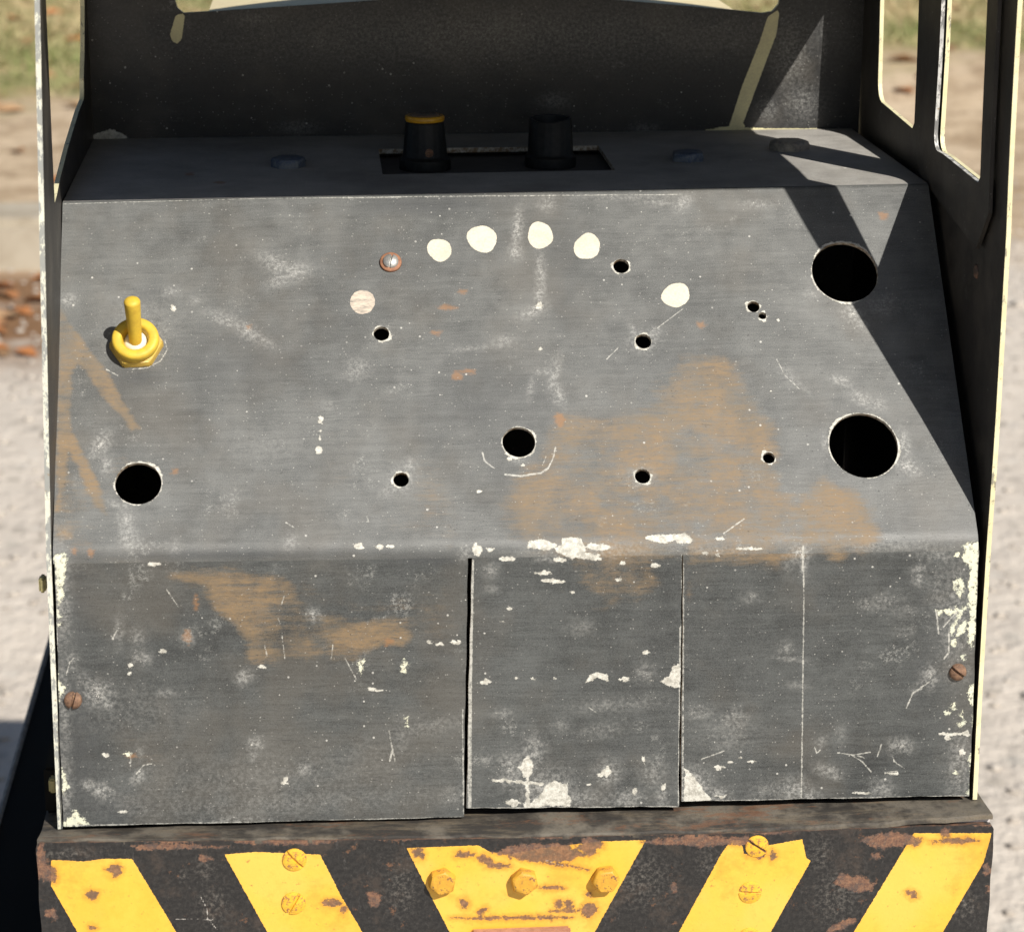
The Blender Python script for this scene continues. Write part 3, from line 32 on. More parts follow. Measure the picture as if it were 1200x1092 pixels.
FT['C']=[[[150.5,-0.3],[148.5,-0.5],[147.4,-1.7],[147.0,-2.5],[145.9,-3.2],[144.7,-4.9],[144.9,-6.4],[145.3,-7.3],[146.8,-8.6],[147.3,-9.3],[147.3,-10.9],[147.2,-11.7],[147.1,-12.9],[146.9,-14.5],[146.8,-15.5],[147.2,-16.7],[147.2,-18.0],[146.9,-19.3],[147.2,-20.1],[147.2,-21.8],[148.0,-23.0],[147.8,-24.6],[148.1,-25.7],[148.2,-27.3],[147.0,-28.5],[147.6,-29.7],[147.2,-30.9],[147.5,-32.4],[147.3,-33.5],[147.6,-34.6],[147.7,-36.0],[148.5,-36.7],[149.0,-37.9],[148.9,-36.3],[149.5,-34.5],[149.8,-32.8],[150.4,-31.9],[150.2,-30.8],[150.0,-29.4],[150.0,-28.3],[149.7,-27.0],[150.5,-26.2],[150.6,-24.8],[150.0,-23.6],[150.4,-22.3],[150.0,-21.1],[150.6,-19.9],[150.2,-18.6],[150.3,-17.3],[150.5,-16.2],[150.3,-14.9],[150.1,-13.4],[150.4,-12.3],[150.4,-10.7],[150.6,-10.0],[150.7,-8.2],[149.9,-7.9],[150.3,-6.4],[150.3,-5.2],[150.4,-3.7],[150.3,-3.0],[150.4,-1.3]],[[142.2,-14.0],[143.3,-13.1],[144.5,-12.8],[145.2,-13.9],[145.4,-15.6],[145.3,-16.8],[145.1,-18.2],[144.2,-19.9],[143.5,-18.5],[141.9,-17.2],[142.4,-16.4],[142.1,-14.7]],[[136.5,-24.0],[138.0,-24.0],[139.1,-23.9],[140.8,-23.4],[142.5,-23.9],[143.3,-23.3],[144.3,-23.8],[146.2,-24.2],[145.0,-25.1],[143.7,-24.7],[142.4,-25.0],[141.2,-25.7],[140.0,-25.6],[138.6,-25.2],[137.4,-25.8]],[[147.3,-27.2],[146.0,-28.2],[144.5,-29.4],[144.0,-30.4],[143.7,-31.2],[143.7,-33.2],[144.9,-32.7],[146.3,-32.1],[146.4,-30.8],[147.3,-29.8],[146.5,-28.1]],[[141.4,-31.8],[141.7,-30.1],[142.0,-28.9],[142.9,-27.9],[143.7,-27.0],[143.7,-26.0],[143.7,-24.3],[145.0,-25.4],[145.0,-26.3],[143.9,-27.2],[143.6,-28.7],[143.4,-29.7],[143.5,-30.6],[142.8,-31.6],[142.2,-32.8]],[[150.8,-49.9],[148.8,-51.0],[148.4,-51.9],[148.3,-52.5],[148.3,-54.5],[148.3,-55.4],[148.8,-56.8],[150.1,-58.2],[150.0,-58.6],[150.3,-60.7],[150.2,-61.8],[149.7,-62.7],[150.1,-63.9],[149.9,-65.4],[150.4,-66.5],[151.3,-68.4],[150.9,-67.2],[151.0,-66.0],[151.1,-64.5],[150.9,-63.4],[151.1,-62.6],[151.0,-60.6],[151.5,-59.2],[151.4,-58.2],[151.3,-57.2],[151.1,-56.0],[150.9,-54.9],[150.7,-53.7],[150.6,-52.2],[150.7,-51.1]],[[151.6,-71.2],[150.7,-72.3],[150.4,-74.0],[150.0,-75.0],[149.7,-76.3],[149.0,-77.7],[149.8,-78.6],[149.7,-79.9],[150.1,-81.6],[150.7,-82.7],[149.9,-83.9],[150.0,-85.4],[150.0,-86.7],[149.6,-87.5],[149.4,-89.0],[148.9,-89.7],[149.8,-90.4],[151.2,-90.7],[151.6,-90.0],[151.6,-89.0],[151.7,-87.7],[151.4,-86.1],[151.4,-85.5],[150.9,-83.6],[151.4,-83.0],[151.0,-81.2],[151.4,-80.9],[151.1,-78.8],[151.5,-77.4],[151.4,-76.4],[151.2,-75.2],[151.7,-73.9],[151.2,-72.4]],[[-149.7,-0.8],[-148.4,-0.5],[-146.5,-0.0],[-146.0,-0.1],[-145.8,-1.4],[-145.6,-2.6],[-146.0,-3.8],[-146.0,-4.9],[-146.4,-6.3],[-146.4,-7.2],[-146.3,-8.6],[-146.8,-10.1],[-147.0,-11.1],[-147.1,-12.1],[-147.0,-14.1],[-147.4,-15.2],[-147.8,-16.8],[-149.1,-17.7],[-148.6,-16.7],[-149.0,-15.7],[-149.0,-14.2],[-149.2,-13.4],[-149.2,-11.9],[-149.0,-11.1],[-149.4,-9.6],[-149.2,-8.0],[-149.4,-7.3],[-149.6,-6.5],[-149.5,-5.9],[-149.6,-4.1],[-149.9,-3.1],[-149.8,-1.8]],[[-149.2,-18.7],[-148.6,-20.2],[-148.0,-21.1],[-148.7,-22.7],[-148.3,-23.7],[-149.1,-25.0],[-149.0,-23.3],[-149.1,-22.6],[-149.5,-20.8],[-149.6,-19.9]],[[-149.8,-40.8],[-149.8,-42.3],[-148.8,-43.6],[-148.4,-44.8],[-147.3,-45.4],[-148.1,-47.1],[-148.3,-48.0],[-149.3,-49.1],[-149.6,-50.4],[-149.2,-49.2],[-149.5,-47.8],[-149.4,-46.8],[-150.0,-46.2],[-149.8,-44.8],[-150.4,-43.8],[-149.6,-42.2]],[[-149.5,-73.0],[-148.7,-74.1],[-148.5,-76.3],[-148.1,-77.6],[-147.6,-78.4],[-147.0,-79.8],[-147.8,-80.7],[-148.8,-81.7],[-149.0,-83.0],[-149.2,-81.6],[-149.5,-80.3],[-149.3,-79.1],[-149.3,-78.0],[-149.1,-76.9],[-149.3,-75.2],[-149.6,-74.3]],[[-150.9,-93.8],[-150.2,-92.9],[-148.7,-91.9],[-147.9,-91.3],[-146.7,-90.5],[-146.5,-88.8],[-145.2,-87.8],[-144.8,-88.9],[-144.0,-90.5],[-142.5,-91.4],[-141.6,-92.4],[-140.7,-93.5],[-141.8,-93.4],[-143.3,-93.3],[-144.5,-93.1],[-145.3,-93.9],[-146.6,-93.9],[-147.8,-93.9],[-149.7,-93.7]],[[-54.6,-38.6],[-52.9,-37.8],[-51.7,-37.4],[-51.5,-38.1],[-52.2,-39.3],[-51.9,-40.1],[-52.2,-41.7],[-52.7,-43.2],[-53.1,-41.5],[-53.4,-39.8]],[[-38.7,-37.7],[-38.1,-38.3],[-37.2,-39.4],[-38.1,-39.7],[-37.9,-41.5],[-38.1,-42.6],[-39.8,-42.2],[-39.4,-40.6],[-39.7,-39.3]],[[-38.4,-58.3],[-37.5,-57.7],[-37.6,-59.4],[-37.4,-61.3],[-38.1,-61.0],[-38.1,-59.3]],[[146.6,-59.5],[145.5,-61.4],[146.6,-62.6],[147.2,-64.3],[147.0,-62.3],[146.6,-61.0]],[[144.1,-56.1],[143.3,-57.0],[142.4,-58.1],[143.1,-59.1],[143.8,-59.8],[144.1,-58.6],[144.2,-56.8]],[[143.9,-4.9],[143.6,-5.2],[143.5,-5.9],[142.7,-5.7],[142.0,-5.5],[142.1,-4.9],[141.8,-4.2],[142.7,-4.1],[143.4,-4.0],[143.6,-4.5]],[[143.7,-35.3],[143.7,-36.3],[143.2,-36.7],[142.6,-36.9],[142.0,-36.4],[141.9,-35.2],[142.2,-34.4],[142.6,-34.2],[143.1,-33.9],[143.4,-34.5]],[[146.7,-40.7],[146.8,-41.6],[146.2,-42.0],[145.8,-41.5],[145.2,-41.5],[145.2,-40.7],[145.4,-40.2],[145.7,-39.8],[146.1,-39.9],[146.8,-39.9]],[[145.6,-82.1],[145.7,-82.7],[145.2,-82.7],[144.8,-82.7],[144.1,-82.7],[143.9,-82.0],[144.4,-81.6],[144.7,-81.2],[145.2,-81.2],[145.7,-81.5]],[[148.6,-2.0],[147.6,-2.6],[147.1,-3.2],[146.2,-3.3],[145.5,-2.7],[144.8,-2.0],[145.8,-1.5],[146.2,-0.8],[147.1,-1.0],[147.6,-1.4]],[[-127.1,-68.8],[-127.4,-69.2],[-127.7,-69.8],[-128.3,-69.4],[-128.7,-69.2],[-129.2,-68.8],[-129.1,-68.1],[-128.3,-68.2],[-127.6,-67.8],[-127.4,-68.4]],[[142.3,-60.4],[142.3,-60.9],[141.7,-61.1],[141.1,-61.0],[140.5,-60.8],[140.2,-60.4],[140.5,-59.9],[141.0,-59.7],[141.5,-60.0],[142.1,-60.0]],[[147.6,-64.5],[147.2,-65.1],[146.5,-65.5],[145.7,-65.5],[145.1,-65.1],[145.0,-64.5],[145.3,-64.0],[145.8,-63.8],[146.4,-63.8],[147.2,-63.9]],[[147.3,-23.3],[146.9,-23.7],[146.5,-24.1],[145.8,-24.5],[145.2,-23.9],[145.1,-23.3],[145.4,-22.9],[145.8,-22.3],[146.5,-22.6],[147.2,-22.7]]]
FT['L']=[[0.45,[[91.7,-1.2],[92.3,-18.9],[92.6,-48.8],[93.0,-90.5]]],[0.8,[[91.7,-1.2],[91.8,-9.4]]],[0.5,[[-11.5,33.5],[-10.9,30.5],[-7.9,27.7]]],[0.7,[[-4.4,25.5],[0.6,24.8],[7.7,25.9],[10.0,27.7]]],[0.5,[[10.0,27.7],[11.7,31.0],[12.8,35.0]]],[0.4,[[104.9,-74.0],[110.1,-74.8],[115.8,-74.0]]],[0.5,[[109.5,-74.8],[113.1,-77.3],[116.3,-81.1]]],[0.4,[[111.0,-74.8],[113.9,-76.1]]],[0.4,[[59.3,-75.2],[67.2,-72.3]]],[0.4,[[120.9,-81.5],[125.3,-81.0]]],[0.5,[[135.3,-49.0],[129.6,-53.1],[127.5,-58.3]]],[0.4,[[129.6,-53.1],[133.0,-51.4]]],[0.4,[[127.5,-80.1],[124.0,-77.6],[123.4,-75.7]]],[0.5,[[118.2,-75.6],[119.5,-71.3]]],[0.6,[[136.5,-24.0],[137.6,-32.1]]],[0.6,[[141.0,-31.6],[141.3,-38.8],[139.6,-41.2]]],[0.5,[[139.0,-30.1],[143.7,-24.5]]],[0.4,[[97.1,-71.7],[97.8,-73.9],[99.2,-72.7]]],[0.45,[[-131.7,-29.1],[-132.5,-27.9]]],[0.4,[[-130.5,-26.2],[-132.0,-29.1]]],[0.35,[[-57.8,-36.9],[-54.0,-44.7]]],[0.4,[[-43.7,-62.5],[-42.9,-67.7],[-41.8,-73.2]]],[0.6,[[-42.6,-68.9],[-43.5,-73.1]]],[0.35,[[-125.5,-75.8],[-123.2,-72.8],[-120.5,-72.3]]],[0.3,[[-127.0,-68.2],[-127.4,-74.2]]],[0.3,[[-83.6,-32.0],[-82.8,-35.9]]],[0.3,[[-78.0,-27.7],[-77.1,-37.1]]],[0.3,[[-61.6,-32.4],[-62.2,-37.4]]],[0.4,[[-146.9,-41.1],[-145.7,-36.7],[-144.3,-35.3]]],[0.35,[[-77.0,-15.5],[-77.9,-18.4]]],[0.3,[[-114.5,-12.6],[-110.8,-18.7]]],[0.3,[[-79.3,-22.4],[-78.5,-24.8]]],[0.4,[[-50.0,11.3],[-49.5,9.2]]],[0.35,[[-115.2,77.2],[-114.3,73.3],[-116.5,69.1],[-121.0,66.6],[-125.7,66.1]]],[0.5,[[-134.1,66.3],[-130.5,63.9]]],[0.4,[[-76.1,9.6],[-73.4,7.8]]],[0.3,[[32.0,66.9],[36.4,71.3]]],[0.35,[[89.6,65.8],[91.8,59.8],[96.2,54.7]]],[0.3,[[49.9,78.1],[59.3,85.3]]],[0.4,[[65.8,3.6],[73.0,8.6]]],[0.3,[[8.1,28.6],[9.4,31.7]]],[0.4,[[24.6,-58.0],[21.7,-55.8]]],[1.25,[[-16.5,-4.6],[-17.2,-46.6],[-17.5,-90.5]]],[0.5,[[-17.8,-90.8],[51.5,-91.9]]],[0.6,[[51.6,-28.5],[51.8,-91.3]]],[0.4,[[51.8,-3.5],[52.1,-28.5]]],[0.45,[[52.4,-6.5],[53.2,-90.1]]],[0.45,[[-147.9,-93.4],[-87.3,-93.7],[-20.1,-93.6]]],[0.45,[[53.2,-90.4],[150.4,-90.6]]],[0.4,[[-19.7,-55.5],[-19.5,-92.6]]],[0.35,[[-149.8,131.1],[-84.4,131.7],[-8.2,130.7],[63.1,129.6]]],[0.5,[[-54.6,131.2],[-34.7,131.0]]],[0.4,[[149.8,-2.0],[151.3,-90.0]]],[0.4,[[-149.0,-3.4],[-150.8,-91.8]]]]
FT['S']=[[-77.5,105.3,6.3,3.0,-35,0.75],[-71.8,102.5,4.6,3.0,10,0.8],[-76.7,99.3,4.0,2.3,30,0.7],[-94.8,84.2,6.2,2.3,-25,0.6],[-87.8,79.9,5.7,2.3,-40,0.7],[-82.1,75.9,4.0,1.9,-35,0.5],[4.7,116.8,1.5,7.4,-8,0.9],[3.6,108.5,2.0,2.7,0,0.9],[11.8,99.4,1.5,7.9,0,0.7],[8.4,85.4,4.6,1.9,25,0.8],[10.8,91.8,1.5,3.3,-10,0.8],[14.1,61.2,1.4,5.1,-20,0.75],[11.4,62.8,4.0,1.3,0,0.5],[15.1,54.9,1.4,4.4,15,0.75],[5.8,56.6,1.1,4.4,-10,0.4],[14.1,52.4,1.7,2.5,0,0.5],[-135.6,38.2,2.5,4.4,-20,0.9],[-133.6,31.0,1.9,3.1,0,0.7],[-127.0,11.0,2.4,3.6,0,0.8],[-126.4,5.6,2.7,4.2,0,0.7],[-129.3,16.5,3.3,1.5,-20,0.6],[-147.2,92.9,2.3,2.3,0,0.8],[-113.3,95.5,3.4,2.0,0,0.5],[-104.7,92.0,2.6,1.6,0,0.4],[117.7,82.2,3.5,2.9,-40,0.9],[120.2,78.3,2.6,2.6,0,0.6],[127.4,84.6,4.7,2.9,-20,0.55],[130.1,87.1,2.4,2.6,0,0.5],[110.5,57.5,3.5,1.6,-20,0.8],[117.0,50.6,4.1,2.2,-30,0.8],[122.6,48.6,2.3,1.9,0,0.7],[129.5,34.3,1.7,4.3,0,0.8],[129.1,26.7,2.9,2.7,0,0.9],[131.7,24.5,2.3,1.8,0,0.7],[102.8,35.3,1.1,3.1,0,0.6],[93.3,59.7,2.3,4.4,40,0.35],[94.6,58.1,6.4,0.9,-45,0.4],[103.8,89.9,2.9,2.6,40,0.4],[-2.3,74.3,3.4,1.9,20,0.6],[-12.5,71.9,6.9,1.0,5,0.4],[-51.2,65.6,4.0,3.2,-30,0.5],[-52.7,63.1,2.8,2.5,0,0.5],[-35.5,29.3,2.2,2.5,0,0.6],[-42.5,20.3,3.3,1.8,30,0.5],[-38.5,24.2,3.6,3.7,0,0.75],[44.9,73.4,4.3,3.5,0,0.7],[48.4,76.5,2.9,1.6,30,0.7],[41.8,77.3,1.2,2.6,20,0.6],[-43.1,78.0,3.4,3.2,0,0.45],[40.8,24.1,3.4,3.0,0,0.5],[0.4,30.3,2.8,1.2,0,0.4],[-74.8,2.7,2.2,2.7,-10,0.55],[62.8,126.3,3.6,2.0,40,0.8],[53.9,126.5,5.4,1.3,0,0.5],[15.3,126.7,3.0,2.7,0,0.5],[45.1,128.7,14.9,1.0,0,0.4],[88.1,125.0,6.0,1.7,0,0.4],[101.0,119.7,3.0,4.0,0,0.3],[-123.1,81.6,11.3,11.1,0,0.3],[-82.6,37.9,11.1,6.2,0,0.18],[-111.5,1.8,2.2,2.4,0,0.4],[-61.4,51.5,2.2,1.9,0,0.3],[-86.9,-66.1,2.5,2.1,20,0.8],[-87.7,-70.0,1.1,2.7,0,0.6],[-124.3,-28.4,2.2,2.6,0,0.55],[-122.9,-35.7,2.7,2.3,-30,0.7],[-129.7,-26.8,1.4,4.7,0,0.5],[-124.7,-76.7,3.3,1.8,40,0.7],[-124.0,-68.3,1.4,3.6,0,0.4],[-71.0,-75.5,2.8,2.1,-15,0.7],[-67.8,-22.1,2.2,2.0,-30,0.85],[-90.3,-43.1,2.5,2.1,20,0.8],[-90.6,-41.6,1.6,1.2,0,0.7],[-108.1,-29.2,2.2,2.6,0,0.5],[-115.3,-48.2,3.3,1.5,0,0.5],[-137.1,-47.8,4.9,4.1,-20,0.85],[-134.4,-50.8,2.7,2.1,-30,0.7],[-140.0,-45.7,1.6,3.5,0,0.6],[-145.2,-36.7,2.2,3.5,0,0.5],[-136.6,-81.5,3.8,2.4,-30,0.9],[-140.6,-79.3,2.2,1.8,0,0.8],[-128.5,-86.3,13.7,4.2,-25,0.25],[-87.1,-79.7,55.2,10.6,3,0.2],[-78.9,-87.5,47.1,4.3,2,0.3],[-23.1,-85.8,4.5,3.7,0,0.4],[-95.6,-92.6,13.8,1.5,2,0.5],[-50.9,-69.9,11.1,6.0,0,0.15],[-31.4,-61.3,11.1,3.0,10,0.3],[-39.8,-64.1,2.8,6.0,0,0.3],[-127.7,-53.3,16.3,8.9,0,0.2],[-147.8,-14.9,2.7,17.3,0,0.6],[-148.3,-52.9,2.2,17.7,0,0.5],[-148.6,-79.7,2.5,12.1,0,0.6],[-147.9,-3.5,2.7,4.6,0,0.7],[-142.3,-42.7,2.2,2.9,0,0.4],[-211.7,723.4,0.5,4.1,0,0],[-3.5,-77.1,4.5,5.5,-10,0.8],[3.5,-71.1,3.4,5.5,0,0.7],[7.8,-85.0,7.9,6.8,0,0.8],[19.1,-88.4,8.5,3.1,0,0.6],[28.1,-79.3,4.0,4.3,0,0.7],[34.7,-88.7,6.2,3.1,0,0.7],[43.1,-79.7,4.0,4.9,0,0.5],[46.1,-89.0,2.3,4.3,0,0.6],[26.0,-64.0,7.3,2.4,5,0.35],[30.2,-55.1,14.1,2.4,3,0.35],[-11.9,-73.8,2.8,1.8,0,0.5],[-6.3,-57.3,3.4,1.8,0,0.4],[11.9,-62.2,2.8,2.4,0,0.35],[39.9,-44.1,2.8,3.0,0,0.5],[18.8,-28.0,3.9,2.4,0,0.4],[-10.5,-7.8,2.2,2.3,0,0.5],[7.5,-4.3,3.9,1.2,0,0.5],[-10.5,-14.3,2.2,1.2,0,0.4],[57.4,-84.7,4.6,5.6,0,0.9],[64.6,-87.9,4.0,2.5,0,0.8],[69.9,-61.9,4.5,3.0,0,0.55],[70.4,-60.4,2.3,3.0,0,0.6],[58.5,-58.7,4.0,2.4,0,0.5],[67.1,-66.5,8.5,6.1,0,0.3],[90.3,-87.0,4.6,3.7,0,0.8],[94.7,-89.3,4.0,2.5,0,0.8],[86.0,-86.9,4.6,2.5,0,0.5],[81.7,-87.7,5.7,3.7,0,0.35],[126.4,-71.7,3.2,2.2,-15,0.9],[101.6,-80.4,4.0,1.9,-20,0.75],[104.0,-82.0,2.3,1.5,-30,0.7],[120.2,-87.7,3.5,3.1,0,0.7],[135.2,-47.5,2.6,3.6,0,0.9],[131.0,-51.3,2.3,1.5,40,0.5],[130.4,-9.7,2.3,1.5,20,0.7],[130.7,-13.0,2.0,2.4,0,0.7],[144.4,-45.8,4.0,4.2,0,0.5],[91.0,-49.6,3.4,1.5,0,0.4],[86.4,-36.6,2.3,2.4,-30,0.5],[87.9,-40.2,5.1,0.9,-10,0.5],[118.7,-20.8,5.7,2.4,10,0.45],[113.0,-21.3,2.3,1.8,0,0.5],[125.9,-23.9,5.7,3.0,0,0.25],[126.1,-31.3,2.9,1.8,0,0.3],[137.1,-16.6,3.4,8.9,0,0.35],[143.1,-25.6,5.2,17.9,0,0.55],[146.3,-80.5,4.1,12.4,0,0.6],[136.8,-4.8,8.5,2.9,-10,0.4],[122.5,-1.6,17.0,1.8,0,0.4],[74.8,-18.6,2.8,1.8,0,0.4],[75.3,-18.0,1.4,1.2,0,0.6],[87.2,-5.5,2.3,4.1,0,0.4],[90.8,-3.5,3.1,2.6,0,0.95],[92.1,-8.2,1.1,3.5,0,0.8],[105.6,-67.3,2.3,4.3,-10,0.3],[99.1,-70.2,1.7,2.5,-30,0.5],[123.0,-72.3,1.4,3.1,0,0.5],[60.5,-2.2,16.8,1.8,0,0.35],[24.2,-1.7,16.7,2.6,0,0.5],[-18.7,-1.9,2.2,2.3,0,0.6],[-144.1,269.3,8.1,16.1,0,0.0],[-128.9,214.7,7.0,5.4,0,0.7],[-120.8,212.2,3.8,4.5,0,0.7],[-70.2,273.6,6.8,8.3,0,0.4],[-71.8,251.3,4.6,8.0,0,0.4],[-130.1,163.7,4.2,4.9,0,0.3],[113.8,156.0,4.2,6.9,0,0.7],[125.5,144.2,5.4,6.7,0,0.75],[136.3,198.0,6.4,7.6,-10,0.4],[108.1,178.2,3.1,7.2,0,0.5],[60.2,221.4,4.5,5.9,0,0.5],[66.4,255.7,4.0,10.5,0,0.3],[10.0,250.2,6.7,6.1,0,0.3],[-42.8,212.1,2.6,3.7,0,0.7],[47.6,212.8,1.9,3.8,0,0.7],[83.2,152.4,1.8,3.4,0,0.4],[-76.5,228.4,3.2,7.6,0,0.3],[-122.4,303.0,0.3,2.2,0,0]]
